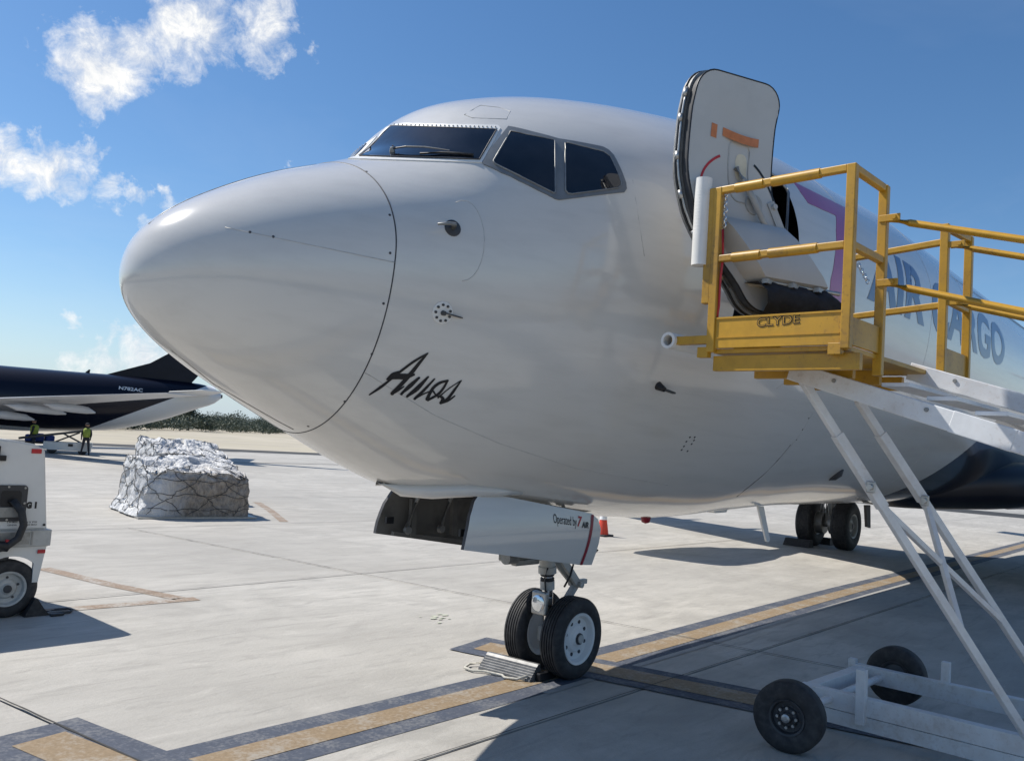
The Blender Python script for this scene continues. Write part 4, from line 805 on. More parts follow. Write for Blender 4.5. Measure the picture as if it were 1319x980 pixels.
bm = NB(); bm.faces.new([bm.verts.new(DPt(u, z, -.017)) for u, z in rrect(.55, .68, 3.72, 3.90, .05)]); make('handle_recess', bm, mat('handle_recess_cream', (.62, .57, .44), .6), DOOR)
def arc_band(name, a0, a1, m_):
    bm = NB(); P2 = [(math.radians(a0+(a1-a0)*i/20)) for i in range(21)]; rows = []
    for a in P2: rows.append([bm.verts.new(DPt(.56+r*math.cos(a)*1.30, 3.55+r*math.sin(a), -.0175)) for r in (.330, .347)])
    for A, B in zip(rows, rows[1:]): bm.faces.new((A[0], B[0], B[1], A[1]))
    make(name, bm, m_, DOOR)
arc_band('handle_arc', 115, 195, MT['red']); arc_band('handle_arc', 62, -5, MT['ink'])
bm = NB(); bar(bm, DPt(.93, 3.62, -.02), DPt(.97, 3.34, -.02), .02, .05)
for z in (3.59, 3.37): lathe(bm, DPt(.95, z, -.03), V(-.43, -.9, 0), [(0, .02), (.02, .018), (.02, 0)], 12)
make('door_edge_fitting', bm, MT['gear'], DOOR)
for z in (3.05, 3.75):
    bm = NB(); sweep(bm, [DPt(.92, z, .10), V(3.62, -1.86, z+.02), V(3.76, -1.60, z+.04)], [.035, .045, .04], 10); make('hinge_arm', bm, MT['dull'], JET, smooth=True)
# ------------------------------------------------------------------ access stand
ang = -.059; SO = Vector((2.6726, -2.8214, 2.5861)); KS = .92
RS = Matrix.Rotation(ang, 3, 'Z')
def L(u, v, w): return SO + RS @ Vector((v, -u, w))*KS          # u outboard, v aft, w up from the platform
def wz(u, v, z): p = L(u, v, 0); return Vector((p.x, p.y, z))
STAND = thing('access_stand', (3.6, -2.5, 0), 'yellow railed maintenance stand with white stairs and wheeled base beside the aircraft door', 'access stand')
def sbar(name, a, b, w, h, m='yellow', bev=.004, lab=None):
    bm = NB(); bar(bm, a, b, w, h, bev); return make(name, bm, MT[m], STAND, label=lab)
HB = 1.09
def rail(name, a, b, r=.021, m='yellow'):
    bm = NB(); bar(bm, a, b, r*2, r*2, .006); return make(name, bm, MT[m], STAND)
# posts
for (u, v, w0, w1) in ((0, 0, -.03, HB), (0, .50, -.14, HB), (-.905, 0, -.03, HB), (-.96, 0, .30, 1.09), (.07, 1.47, -.05, 1.06), (.07, 2.02, -.06, 1.09), (-.60, 1.47, .10, .90)):
    bm = NB(); bar(bm, L(u, v, w0), L(u, v, w1), .052, .052, .005); make('guard_post', bm, MT['yellow'], STAND)
# rails
for w in (HB-.02, .60):
    r1 = rail('guard_rail', L(-.98, 0, w), L(-.026, 0, w)); rail('guard_rail', L(0, .026, w), L(0, .474, w))
    bm = NB()
    for a, b in (((-.78, w), (-.58, w)), ((-.52, w), (-.20, w))): cyl(bm, L(a[0], 0, a[1]), L(b[0], 0, b[1]), .030, 14)
    make('rail_sleeve', bm, MT['yellow'], r1, smooth=True, angle=40)
rail('guard_rail', L(-.60, 1.47, .88), L(.05, 1.47, .93)); rail('guard_rail', L(-.60, 1.47, .42), L(.05, 1.47, .47))
rail('guard_rail', L(.07, 1.49, 1.04), L(.07, 2.0, 1.07)); rail('guard_rail', L(.07, 1.49, .52), L(.07, 2.0, .52))
# toe boards (folded sheet) and deck
bm = NB(); box(bm, (0, 0, 0), (.03, .86, .20), bevel=.004)
def lbox(bm, c, size, bev=.003):          # size = (u, v, w)
    vs = box(bm, (0, 0, 0), (size[1]*KS, size[0]*KS, size[2]*KS), RS, bev); p = L(*c)
    for v in vs: v.co += p
bm.free(); bm = NB(); lbox(bm, (-.455, 0, .095), (.86, .024, .20)); TB = make('toe_board', bm, MT['yellow'], STAND)
bm = NB(); lbox(bm, (-.455, -.014, .065), (.84, .006, .006), 0); lbox(bm, (-.455, -.014, .195), (.86, .010, .012), 0); make('folded_edge', bm, MT['yellow'], TB)
bm = NB(); lbox(bm, (0, .25, .085), (.024, .44, .17)); make('toe_board', bm, MT['yellow'], STAND)
bm = NB(); lbox(bm, (.07, 1.745, .085), (.024, .5, .17)); make('toe_board', bm, MT['yellow'], STAND)
bm = NB(); lbox(bm, (-.45, .75, -.02), (.90, 1.46, .03)); make('deck', bm, MT['yellow'], STAND)
for v in (.06, .55, 1.0, 1.42):
    bm = NB(); lbox(bm, (-.42 if v < .1 else -.52, v, -.10), (.98 if v < .1 else .70, .05, .10)); make('deck_beam', bm, MT['yellow'], STAND)
bm = NB(); lbox(bm, (-1.06, .0, .055), (.29, .06, .055)); make('bumper_arm', bm, MT['yellow'], STAND)
for u in (-.96, -.06):
    bm = NB(); lbox(bm, (u, .0, -.03), (.08, .05, .07)); make('deck_lug', bm, MT['yellow'], STAND)
bm = NB(); p0, p1 = L(-1.215, -.06, .055), L(-1.215, 1.3, .055)
lathe(bm, p0, p1-p0, [(0, .052), (.0, .034), (1.36, .034), (1.36, .052)], 24, close=True); make('bumper_pad', bm, MT['foam'], STAND, smooth=True, angle=40, label='white round pipe bumper at platform edge')
bm = NB(); lathe(bm, L(-1.02, -.02, .565), (0, 0, 1), [(0, .045), (.0, .052), (.555, .052), (.555, .03)], 24); pad = make('bumper_pad', bm, MT['foam'], STAND, smooth=True, angle=40, label='upright white foam pad on guard rail')
bm = NB()
for k in range(12): lathe(bm, L(-1.02, -.02, .80+.024*k), (0, 0, 1), [(0, .0505), (.006, .0530), (.012, .0505)], 20)
make('pad_ribs', bm, MT['foam'], pad, smooth=True)
# chain, lanyard and clip hanging on the inboard post
bm = NB()
for k in range(9):
    c = L(-.862+.004*math.sin(k*2), .01, 1.04-.026*k); s = Vector((1, 0, 0)) if k % 2 else Vector((0, 1, 0))
    sweep(bm, [c+s*.011*math.cos(a)+Vector((0, 0, .017))*math.sin(a) for a in np.linspace(0, 2*math.pi, 9)[:-1]], .004, 5, closed=True)
make('safety_chain', bm, MT['chrome'], STAND, smooth=True)
bm = NB(); sweep(bm, [L(-.865, .0, .80), L(-.860, .01, .62), L(-.866, .0, .45), L(-.872, .01, .28), L(-.876, 0, .20)], .008, 6); make('lanyard', bm, MT['red'], STAND, smooth=True)
bm = NB()
for k in range(7):
    c = L(-.545+.012*k, 1.47, .82-.022*k); s = Vector((1, 0, 0)) if k % 2 else Vector((0, 1, 0))
    sweep(bm, [c+s*.011*math.cos(a)+Vector((0, 0, .017))*math.sin(a) for a in np.linspace(0, 2*math.pi, 9)[:-1]], .004, 5, closed=True)
make('safety_chain', bm, MT['chrome'], STAND, smooth=True)
# sign
bm = text_mesh('CLYDE', .0)
def sgn(c): return L(-.572+.282*c.x, -.0165, .142+.044*c.y+.012*c.x)
for v in bm.verts: v.co = sgn(v.co)
# the word stands outlined on the sheet: dark outline first, yellow face just proud of it
bm2 = text_mesh('CLYDE', .035)
for v in bm2.verts: v.co = L(-.576+.290*v.co.x, -.0150, .120+.062*v.co.y+.012*v.co.x)
sg = make('sign_lettering', bm2, MT['ink'], TB); bm.free()
bm = text_mesh('CLYDE', -.018)
for v in bm.verts: v.co = L(-.570+.278*v.co.x, -.0165, .126+.050*v.co.y+.012*v.co.x)
make('lettering_face', bm, MT['yellow'], sg)
# stairs: two stringers, treads and hand rails
SL = -.305
def st(u, v, w): return L(u, v, w)
for v in (.45, 1.40):
    w0 = -.105 if v < 1 else .125; u0 = -.56 if v < 1 else -.12
    bm = NB(); a, b = L(u0, v, w0+SL*(u0+.56)), L(7.6, v, w0+SL*8.16); bar(bm, a, b, .045, .115, .006); sg_ = make('stair_stringer', bm, MT['stand_white'], STAND)
    bm = NB(); d = (b-a).normalized()
    for q in (.30, .85, 1.5, 2.4, 3.3):
        lathe(bm, a+d*q+RS@Vector((-.024, 0, .02)), RS@Vector((-1, 0, 0)), [(0, .013), (.008, .012), (.008, 0)], 8)
    make('stringer_bolt', bm, MT['dull'], sg_)
    bm = NB(); bar(bm, a+d*.98, a+d*1.30, .050, .120, .004); make('splice_plate', bm, MT['stand_white'], sg_)
for k in range(27):
    u = .12+.27*k; w = .01+SL*(u+.56)
    bm = NB(); lbox(bm, (u, .925, w), (.17, .90, .025)); make('stair_tread', bm, MT['stand_white'], STAND)
for v, w0, nm in ((.50, .868, 'n'), (.50, .452, 'n'), (1.49, .905, 'f'), (1.49, .49, 'f')):
    u0 = .0 if v < 1 else .09
    bm = NB(); a = L(u0+.02, v, w0); b = L(u0+7.2, v, w0-.29*7.18); sweep(bm, [a, a.lerp(b, .02), b], .021, 10); hr = make('hand_rail', bm, MT['yellow'], STAND, smooth=True, angle=40)
    bm = NB(); lbox(bm, (u0+.05, v-.03, w0), (.13, .012, .045)); lathe(bm, L(u0+.08, v-.036, w0), RS@Vector((-1, 0, 0)), [(0, .014), (.01, .012), (.01, 0)], 8); make('rail_bracket', bm, MT['yellow'], hr)
for u in (2.2, 4.4, 6.4):
    for v in (.50, 1.49): sbar('hand_rail_post', L(u, v, -.22+SL*u), L(u, v, .88-.29*u), .045, .045)
# base frame, legs, wheels
CW = 'stand_white'
sbar('base_beam', V(4.42, -1.98, .235), V(4.46, -6.2, .235), .08, .125, CW); sbar('base_beam', V(5.40, -2.05, .24), V(5.44, -6.2, .24), .08, .13, CW)
sbar('base_beam', V(4.38, -2.03, .235), V(5.44, -2.09, .235), .09, .115, CW); sbar('base_beam', V(4.46, -6.2, .22), V(5.44, -6.2, .22), .08, .12, CW)
sbar('base_beam', V(4.425, -2.15, .118), V(4.465, -6.2, .118), .07, .10, CW)
sbar('stabilizer_socket', V(4.37, -2.43, .12), V(4.36, -2.43, .50), .065, .065, CW); sbar('stabilizer_socket', V(5.42, -2.72, .22), V(5.42, -2.72, .46), .06, .06, CW)
sbar('stabilizer_socket', V(5.40, -2.02, .22), V(5.40, -2.02, .34), .06, .06, CW)
def leg(a, b, w=.050): bm = NB(); bar(bm, a, b, w, w, .006); return make('support_leg', bm, MT[CW], STAND)
A0, A1 = L(-.50, .45, -.13), V(4.42, -3.46, .26); B0, B1 = L(-.40, 1.2, -.24), V(5.32, -3.53, .24)
l1 = leg(A0, A1.lerp(A0, .0)); l2 = leg(B0, B1)
bm = NB(); bar(bm, A0.lerp(A1, .16), A0.lerp(A1, .355), .062, .062, .004); make('leg_sleeve', bm, MT[CW], l1)
bm = NB(); bar(bm, B0.lerp(B1, .10), B0.lerp(B1, .30), .062, .062, .004); make('leg_sleeve', bm, MT[CW], l2)
for l_, a, b in ((l1, A0, A1), (l2, B0, B1)):
    bm = NB(); q = a.lerp(b, .30); box(bm, q+V(-.04, -.02, 0), (.03, .05, .07), bevel=.005); lathe(bm, q+V(-.06, -.02, 0), (-1, 0, 0), [(0, .02), (.02, .018), (.02, 0)], 10); make('locking_pin', bm, MT['bare'], l_)
def brace(a, b): bm = NB(); bar(bm, a, b, .036, .036, .004); make('cross_brace', bm, MT[CW], STAND)
brace(A0.lerp(A1, .355), B0.lerp(B1, .68)); brace(B0.lerp(B1, .315), A0.lerp(A1, .695))
bm = NB(); cyl(bm, V(3.78, -2.17, .235), V(5.70, -2.26, .235), .028, 12); make('axle', bm, MT[CW], STAND)
def flat_wheel(c, axis, R, wd, rim):
    o = wheel('stand_wheel', c, axis, R, wd, rim, STAND, m_rim='dark', bolts=8, n=44, tread=False); return o
wA = flat_wheel(V(3.74, -2.17, .232), (-.98, -.10, 0), .232, .15, .115); flat_wheel(V(5.62, -2.30, .232), (1, 0, 0), .232, .15, .115)
bm = NB(); ax = V(-.98, -.10, 0).normalized(); c0 = V(3.74, -2.17, .232)+ax*.062
lathe(bm, c0, ax, [(0, .03), (.03, .028), (.035, .015), (.035, 0)], 16)
s, u = frame_of(ax)
for k in range(8):
    a = 2*math.pi*k/8; q = c0-ax*.004+(s*math.cos(a)+u*math.sin(a))*.062; lathe(bm, q, ax, [(0, .011), (.014, .010), (.014, 0)], 8)
make('wheel_nut', bm, MT['bare'], wA)
# ------------------------------------------------------------------ traffic cone, chocks
CN = thing('traffic_cone', (13.9, 6.35, 0), 'orange traffic cone with white collar behind the nose gear', 'cone')
bm = NB(); box(bm, (13.9, 6.35, .02), (.36, .36, .04), bevel=.01); make('base', bm, MT['black'], CN)
bm = NB(); lathe(bm, (13.9, 6.35, .04), (0, 0, 1), [(0, .135), (.62, .03), (.62, 0)], 24); make('body', bm, MT['cone'], CN, smooth=True, angle=40)
bm = NB(); lathe(bm, (13.9, 6.35, .36), (0, 0, 1), [(0, .087), (.16, .060), (.16, .05)], 24); make('collar', bm, MT['white'], CN, smooth=True, angle=40)
CH = thing('wheel_chock', (3.52, .22, 0), 'ridged metal wheel chock with rope handle ahead of the nose wheels', 'chock')
bm = NB(); a, b = V(3.55, .42, 0), V(3.60, -.10, 0); d = (b-a).normalized(); s = Vector((-d.y, d.x, 0)); s = s if s.x < 0 else -s
prof_c = [(-.085, .0)]
for k in range(6):
    t_ = k/6; x_ = -.085+.10*t_; z_ = .012+.10*t_; prof_c += [(x_, z_), (x_+.004, z_+.014), (x_+.012, z_+.014)]
prof_c += [(.03, .128), (.06, .128)]
for k in range(5): t_ = k/5; prof_c += [(.065+.04*t_, .118-.11*t_), (.060+.04*t_, .10-.11*t_)]
prof_c += [(.11, 0)]
A = [bm.verts.new(a+s*(-x)*-1*-1 + Vector((0, 0, z))) for x, z in prof_c]; B = [bm.verts.new(b+s*(-x)*-1*-1+Vector((0, 0, z))) for x, z in prof_c]
for k in range(len(A)-1): bm.faces.new((A[k], A[k+1], B[k+1], B[k]))
bm.faces.new(A[::-1]); bm.faces.new(B); bmesh.ops.recalc_face_normals(bm, faces=bm.faces); make('ridged_block', bm, MT['chockmetal'], CH)
bm = NB(); box(bm, (3.70, -.13, .035), (.22, .05, .07), bevel=.01); make('end_cap', bm, MT['ink'], CH)
bm = NB(); sweep(bm, [(3.58, .46, .03), (3.47, .52, .022), (3.36, .47, .020), (3.35, .38, .016), (3.42, .30, .018), (3.43, .20, .020), (3.46, .14, .016), (3.42, .08, .018), (3.46, -.02, .02), (3.53, -.08, .05)], .011, 8); make('rope_handle', bm, MT['rope'], CH, smooth=True)
CH2 = thing('wheel_chock', (17.5, 3.0, 0), 'black rubber wheel chock at the far main landing gear', 'chock')
for x in (17.52, 18.88):
    bm = NB(); sg_ = -1 if x < 18 else 1
    prism(bm, [(x+sg_*.16, 3.05, .003), (x-sg_*.16, 3.05, .003), (x-sg_*.14, 3.05, .17), (x+sg_*.02, 3.05, .17)], (0, .6, 0)); make('wedge', bm, MT['black'], CH2)

# ------------------------------------------------------------------ white ground power cart at the left
CART = thing('ground_power_cart', (0.1, 4.8, 0), 'white towable ground power cart marked G1 with black hose and red reflectors', 'power cart')
Y0, Y1 = 4.10, 5.45
bm = NB(); pr = [(1.335, .80), (1.245, 1.535), (1.21, 1.565), (1.14, 1.60), (1.0, 1.622), (.845, 1.634), (-1.3, 1.634), (-1.3, .80)]
prism(bm, [(x, Y0, z) for x, z in pr], (0, Y1-Y0, 0))
es = [e for e in bm.edges if abs(e.verts[0].co.y-e.verts[1].co.y) < 1e-4]; bmesh.ops.bevel(bm, geom=es, offset=.018, segments=2, affect='EDGES')
make('housing', bm, MT['cart'], CART, smooth=True, angle=35)
bm = NB(); box(bm, (.02, (Y0+Y1)/2, .725), (2.70, Y1-Y0+.05, .15), bevel=.006); box(bm, (.02, (Y0+Y1)/2, .655), (2.66, Y1-Y0+.03, .02)); BD = make('bumper_band', bm, MT['gear'], CART)
bm = NB(); box(bm, (1.20, Y0-.027, .728), (.014, .006, .125)); box(bm, (.99, Y0-.027, .728), (.38, .004, .11)); make('band_plate', bm, MT['dull'], BD)
bm = NB(); arc = [(1.055+.30*math.cos(a), .262+.30*math.sin(a)) for a in np.linspace(math.radians(50), math.radians(166), 14)]
pts = [(1.345, .645), (1.30, .31), (1.25, .31)]+arc+[(.74, .33), (-1.3, .33), (-1.3, .645)]
prism(bm, [(x, Y0, z) for x, z in pts], (0, .035, 0)); prism(bm, [(x, Y1-.035, z) for x, z in pts], (0, .035, 0)); make('fender_panel', bm, MT['cart'], CART)
bm = NB(); box(bm, (-.1, (Y0+Y1)/2, .48), (2.3, Y1-Y0-.12, .28)); make('chassis', bm, MT['dark'], CART)
for y, ax in ((Y0+.09, -1), (Y1-.09, 1)):
    for x in (1.055, -.85): wheel('cart_wheel', V(x, y, .262), (0, ax, 0), .262, .17, .155, CART, m_rim='gear', bolts=5, n=40, tread=False)
bm = NB(); box(bm, (1.165, Y0-.004, 1.533), (.088, .012, .042), bevel=.003); make('reflector', bm, MT['red'], CART)
bm = NB(); box(bm, (1.30, Y0-.012, .597), (.068, .012, .034), bevel=.003); make('reflector', bm, MT['red'], CART)
bm = NB(); box(bm, (1.372, Y0+.3, .73), (.01, .05, .03)); make('reflector', bm, MT['red'], CART)
def fplate(name, x0, x1, z0, z1, r, y, th, m, par):
    bm = NB(); prism(bm, [(x, y-th, z) for x, z in rrect(x0, x1, z0, z1, r)], (0, th, 0)); return make(name, bm, MT[m], par)
sk = fplate('hose_socket', .80, 1.125, .885, 1.215, .035, Y0, .015, 'dark', CART)
fplate('socket_opening', .90, 1.075, 1.02, 1.165, .03, Y0-.015, .004, 'ink', sk); fplate('socket_lip', .86, 1.10, .925, 1.015, .02, Y0-.015, .02, 'dull', sk)
bm = NB()
for x, z in ((.83, 1.19), (.96, 1.2), (1.1, 1.19), (1.105, 1.05), (1.10, .91), (.97, .9)): lathe(bm, (x, Y0-.012, z), (0, -1, 0), [(0, .012), (.008, .01), (.008, 0)], 8)
make('socket_screw', bm, MT['bare'], sk)
bm = NB(); sweep(bm, [(.985, Y0+.02, 1.06), (1.0, Y0-.06, 1.07), (1.06, Y0-.10, .98), (1.085, Y0-.11, .86), (1.05, Y0-.11, .74), (.96, Y0-.10, .665), (.84, Y0-.09, .64), (.5, Y0-.07, .62), (.2, Y0-.05, .66)], .033, 14); make('power_hose', bm, MT['black'], CART, smooth=True)
bm = NB(); cyl(bm, (.74, Y0-.09, .70), (.98, Y0-.09, .665), .045, 14); hz_ = make('hose_collar', bm, MT['ink'], CART, smooth=True, angle=40)
bm = NB(); cyl(bm, (.955, Y0-.09, .715), (1.0, Y0-.09, .71), .018, 10); make('collar_tab', bm, MT['red'], hz_)
bm = NB(); box(bm, (.86, Y0-.02, 1.46), (.09, .04, .05), bevel=.006); box(bm, (.84, Y0-.02, 1.52), (.02, .03, .1)); make('door_latch', bm, MT['ink'], CART)
bm = NB(); lathe(bm, (1.30, Y0-.004, .845), (0, -1, 0), [(0, .012), (.012, .01), (.012, 0)], 8); make('drain_plug', bm, MT['ink'], CART)
def cart_text(s, x0, x1, z0, z1, bold=0.02):
    bm = text_mesh(s, bold)
    for v in bm.verts: v.co = Vector((x0+(x1-x0)*v.co.x, Y0-.0025, z0+(z1-z0)*v.co.y))
    make('stencil_lettering', bm, MT['ink'], CART)
cart_text('G 1', 1.125, 1.218, .998, 1.062, .085); cart_text('5 IN MAX', .98, 1.07, .868, .884, .01); cart_text('120 KVA', .985, 1.065, .842, .857, .01); cart_text('15 PSI', 1.155, 1.235, .866, .881, .01); cart_text('120 MAX', 1.15, 1.24, .842, .856, .01)
CH3 = thing('wheel_chock', (1.27, 4.1, 0), 'black wedge chock with looped cord under the white power cart', 'chock')
bm = NB(); prism(bm, [(1.20, 4.05, .003), (1.42, 4.05, .003), (1.36, 4.05, .075), (1.30, 4.05, .165), (1.275, 4.05, .165)], (0, .2, 0)); make('wedge', bm, MT['black'], CH3)
bm = NB(); sweep(bm, [(1.40, 4.12, .02), (1.50, 4.13, .03), (1.62, 4.16, .022), (1.65, 4.11, .015), (1.60, 4.04, .014), (1.50, 4.02, .016), (1.42, 3.99, .012)], .011, 8); box(bm, (1.46, 3.99, .015), (.12, .05, .02), bevel=.005); make('cord', bm, MT['black'], CH3, smooth=True)

# ------------------------------------------------------------------ wrapped cargo pallets
def pallet(loc, ex, ey, nx, hz, seed, label, group):
    T = thing('cargo_pallet', loc, label, 'cargo pallet', group); rg = np.random.default_rng(seed)
    loc = Vector(loc); ex = Vector(ex); ey = Vector(ey); c0 = loc
    bm = NB()
    vs = [c0-ex*.52-ey*.52, c0+ex*.52-ey*.52, c0+ex*.52+ey*.52, c0-ex*.52+ey*.52]; prism(bm, [v+V(0, 0, .004) for v in vs], (0, 0, .035)); make('pallet_base', bm, MT['bare'], T)
    # load: a bulky stack of boxes under sheet
    bm = NB()
    hs = rg.uniform(-.05, .05, (6, 6))
    def hgt(a, b):
        h = hz
        n = mnoise.noise(Vector((a*2.2+seed, b*2.2, 0)))*.06+mnoise.noise(Vector((a*5+seed, b*5, 3)))*.035
        step = hs[min(5, int(a*6)), min(5, int(b*6))]
        return h*(.76+.24*min(1, b*1.5+.35*(1-a)))+n+step
    def wr(P, f=1): return mnoise.noise(P*3.1)*.05*f+mnoise.noise(P*8)*.03*f-abs(mnoise.noise(Vector((P.x*9, P.y*9, P.z*2.0))))*.09*f-abs(mnoise.noise(P*6+Vector((5, 2, 1))))*.05*f
    prof_n = 22
    # sides and top as one draped sheet: parameter ring (perimeter) x height, then top grid in concentric rings
    per = []
    K = 40
    for k in range(K): per.append((k/K, 0))
    for k in range(K): per.append((1, k/K))
    for k in range(K): per.append((1-k/K, 1))
    for k in range(K): per.append((0, 1-k/K))
    rings = []
    for j in range(prof_n+1):
        t = j/prof_n; ring = []
        for a, b in per:
            h = hgt(a, b); z = .04+(h-.04)*t
            ca, cb = a-.5, b-.5; r = 1.0-.05*t*t-.03*(t > .9)
            rr = max(abs(ca), abs(cb)); q = math.hypot(ca, cb); round_ = 1-.05*max(0, (q-.60)/.107)
            flare = 1+.10*max(0, .28-t)**1.2*(1 if a < .02 else 0)*6
            p = c0+ex*ca*r*round_*flare+ey*cb*r*round_; p = Vector((p.x, p.y, z))
            n = (ex*ca+ey*cb).normalized(); p += n*(wr(p)*.8-.03); ring.append(bm.verts.new(p))
        rings.append(ring)
    for s_ in np.linspace(.96, .04, 16):
        ring = []
        for a, b in per:
            ca, cb = (a-.5)*s_, (b-.5)*s_; A_, B_ = ca+.5, cb+.5; q = math.hypot(ca, cb); round_ = 1-.05*max(0, (q-.60)/.107)
            p = c0+ex*ca*.93*round_+ey*cb*.93*round_; h = hgt(A_, B_)+.015*(1-s_)
            p = Vector((p.x, p.y, h)); p.z += wr(p, .9)-.02*(s_ > .9); ring.append(bm.verts.new(p))
        rings.append(ring)
    for A, B in zip(rings, rings[1:]):
        n = len(A)
        for k in range(n): bm.faces.new((A[k], A[(k+1) % n], B[(k+1) % n], B[k]))
    bm.faces.new(rings[-1]); bmesh.ops.recalc_face_normals(bm, faces=bm.faces); pos = [[v.co.copy() for v in R] for R in rings]
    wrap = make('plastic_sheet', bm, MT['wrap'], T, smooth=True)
    # cargo net: diagonal straps lying on the sheet
    cen = c0+V(0, 0, hz*.5); n = len(per); idx = 0
    def on_sheet(i, j): R = pos[int(max(0, min(len(pos)-1, j)))]; p = R[int(i) % n]; d = (p-cen); return p+d.normalized()*.012
    for d_ in (1, -1):
        for s0 in range(0, n, 16):
            pts = []
            for j in range(1, len(pos)-7): pts.append(on_sheet(s0+d_*j*1.05+.7*math.sin(j*.9+s0), j))
            bm = NB(); sweep(bm, pts, .006, 5); make('net_strap', bm, MT['net'], T, smooth=True)
    for j in (4, 11, 18):
        bm = NB(); sweep(bm, [on_sheet(i, j+.5*math.sin(i*.5)) for i in range(0, n, 2)], .006, 5, closed=True); make('net_strap', bm, MT['net'], T, smooth=True)
    return T
PG = 'wrapped cargo pallets on the apron'
pallet((7.03, 12.15, 0), (2.2, -.38, 0), (.38, 2.05, 0), 1, 1.12, 3, 'white sheeted cargo pallet under a dark net, nearest one standing on the apron', PG)
pallet((8.30, 14.75, 0), (1.9, -.33, 0), (.35, 1.9, 0), 1, 1.42, 11, 'second sheeted cargo pallet, mostly hidden behind the nearest pallet', PG)
# ------------------------------------------------------------------ second airliner, parked side-on beyond the cart
Q = Vector((17, 38.5, 0)); AX = Vector((.9117, -.4108, 0)); NX = Vector((-.4108, -.9117, 0))
def J(s_, n_, z): return Q+AX*s_+NX*n_+Vector((0, 0, z))
JT = thing('parked_airliner', (7, 43, 0), 'dark navy airliner with white tail cone lettered N782AC parked beyond the cart', 'airplane')
def jet_liv():
    m, t, b = new_mat('dark_navy_livery'); g = t.nodes.new('ShaderNodeNewGeometry'); P = g.outputs['Position']
    dn = t.nodes.new('ShaderNodeVectorMath'); dn.operation = 'DOT_PRODUCT'; t.links.new(P, dn.inputs[0]); dn.inputs[1].default_value = AX
    sp = t.nodes.new('ShaderNodeSeparateXYZ'); t.links.new(P, sp.inputs[0])
    s_ = mathn('SUBTRACT', dn.outputs['Value'], Q.dot(AX), tree=t)          # along the hull
    line = mathn('ADD', .95, mathn('MULTIPLY', mathn('ADD', s_, 1.39, tree=t), .49, tree=t), tree=t)
    line = mathn('MAXIMUM', line, mathn('ADD', 1.02, mathn('MULTIPLY', mathn('ADD', s_, 1.4, tree=t), -.02, tree=t), tree=t), tree=t)
    f = ramp(t, mathn('SUBTRACT', line, sp.outputs[2], tree=t), -.01, .01)
    t.links.new(mix(t, f, (.006, .007, .015), (.62, .62, .61)), b.inputs['Base Color']); b.inputs['Roughness'].default_value = .25; b.inputs['Specular IOR Level'].default_value = .3
    return m
ST = [(-26, 1.55, 1.75, .05), (-25, 1.2, 2.5, .6), (-23.5, .98, 3.3, 1.2), (-21.5, .90, 3.8, 1.48), (-18, .88, 3.92, 1.52), (-8, .86, 3.92, 1.52), (-4.4, .86, 3.91, 1.52), (-1.7, .99, 3.92, 1.46), (0, 1.18, 3.94, 1.36), (2.25, 1.79, 3.92, 1.06), (3.97, 2.52, 3.86, .66), (4.9, 2.93, 3.62, .34), (5.14, 3.16, 3.42, .13)]
sa = np.array(ST); bm = NB(); rings = []
for s_ in np.linspace(-26, 5.14, 110):
    zb, zt, w = [float(pchip(sa[:, 0], sa[:, i], np.array([s_]))[0]) for i in (1, 2, 3)]
    rings.append([bm.verts.new(J(s_, w*math.cos(a), (zb+zt)/2+(zt-zb)/2*math.sin(a))) for a in [2*math.pi*k/48 for k in range(48)]])
for A, B in zip(rings, rings[1:]):
    for k in range(48): bm.faces.new((A[k], A[(k+1) % 48], B[(k+1) % 48], B[k]))
bm.faces.new(rings[0]); bm.faces.new(rings[-1]); bmesh.ops.recalc_face_normals(bm, faces=bm.faces)
make('fuselage', bm, jet_liv(), JT, smooth=True, angle=50)
bm = NB(); prism(bm, [J(s_, -.09, z) for s_, z in ((-.5, 3.88), (1.56, 4.69), (2.35, 5.25), (4.9, 9.2), (6.3, 9.2), (3.95, 4.3), (3.55, 3.75), (3.0, 3.5))], NX*.18); make('tail_fin', bm, MT['navyjet'], JT)
bm = NB(); lathe(bm, J(5.10, 0, 3.29), AX, [(0, .11), (.12, .09), (.12, 0)], 16); make('exhaust_outlet', bm, MT['dark'], JT)
def panel_wing(name, st_, m):
    bm = NB(); rings = []
    for (s0, s1, n_, z, th) in st_:
        af = [(0, 0), (.04, .5), (.2, .95), (.4, 1), (.7, .6), (1, .03)]
        up = [J(s0+(s1-s0)*a, n_, z+b*th*.5) for a, b in af]; dn = [J(s0+(s1-s0)*a, n_, z-b*th*.5) for a, b in af[1:-1]][::-1]
        rings.append([bm.verts.new(p) for p in up+dn])
    for A, B in zip(rings, rings[1:]):
        for k in range(len(A)): bm.faces.new((A[k], A[(k+1) % len(A)], B[(k+1) % len(A)], B[k]))
    bm.faces.new(rings[0]); bm.faces.new(rings[-1]); bmesh.ops.recalc_face_normals(bm, faces=bm.faces); return make(name, bm, m, JT, smooth=True, angle=50)
wgj = panel_wing('wing', [(-8.9, -4.2, 1.2, 1.72, .36), (-5.2, -1.9, 4.5, 2.20, .18), (-2.3, .2, 7.5, 2.50, .10), (.1, 1.9, 10.2, 2.73, .06), (1.9, 3.1, 12.6, 2.89, .05)], MT['wing'])
panel_wing('wing', [(-10.5, -4.6, -1.2, 1.72, .55), (-7.5, -3.9, -4.5, 2.16, .30), (-1.9, .55, -10.2, 2.83, .10), (.6, 2.1, -12.6, 3.0, .07)], MT['white'])
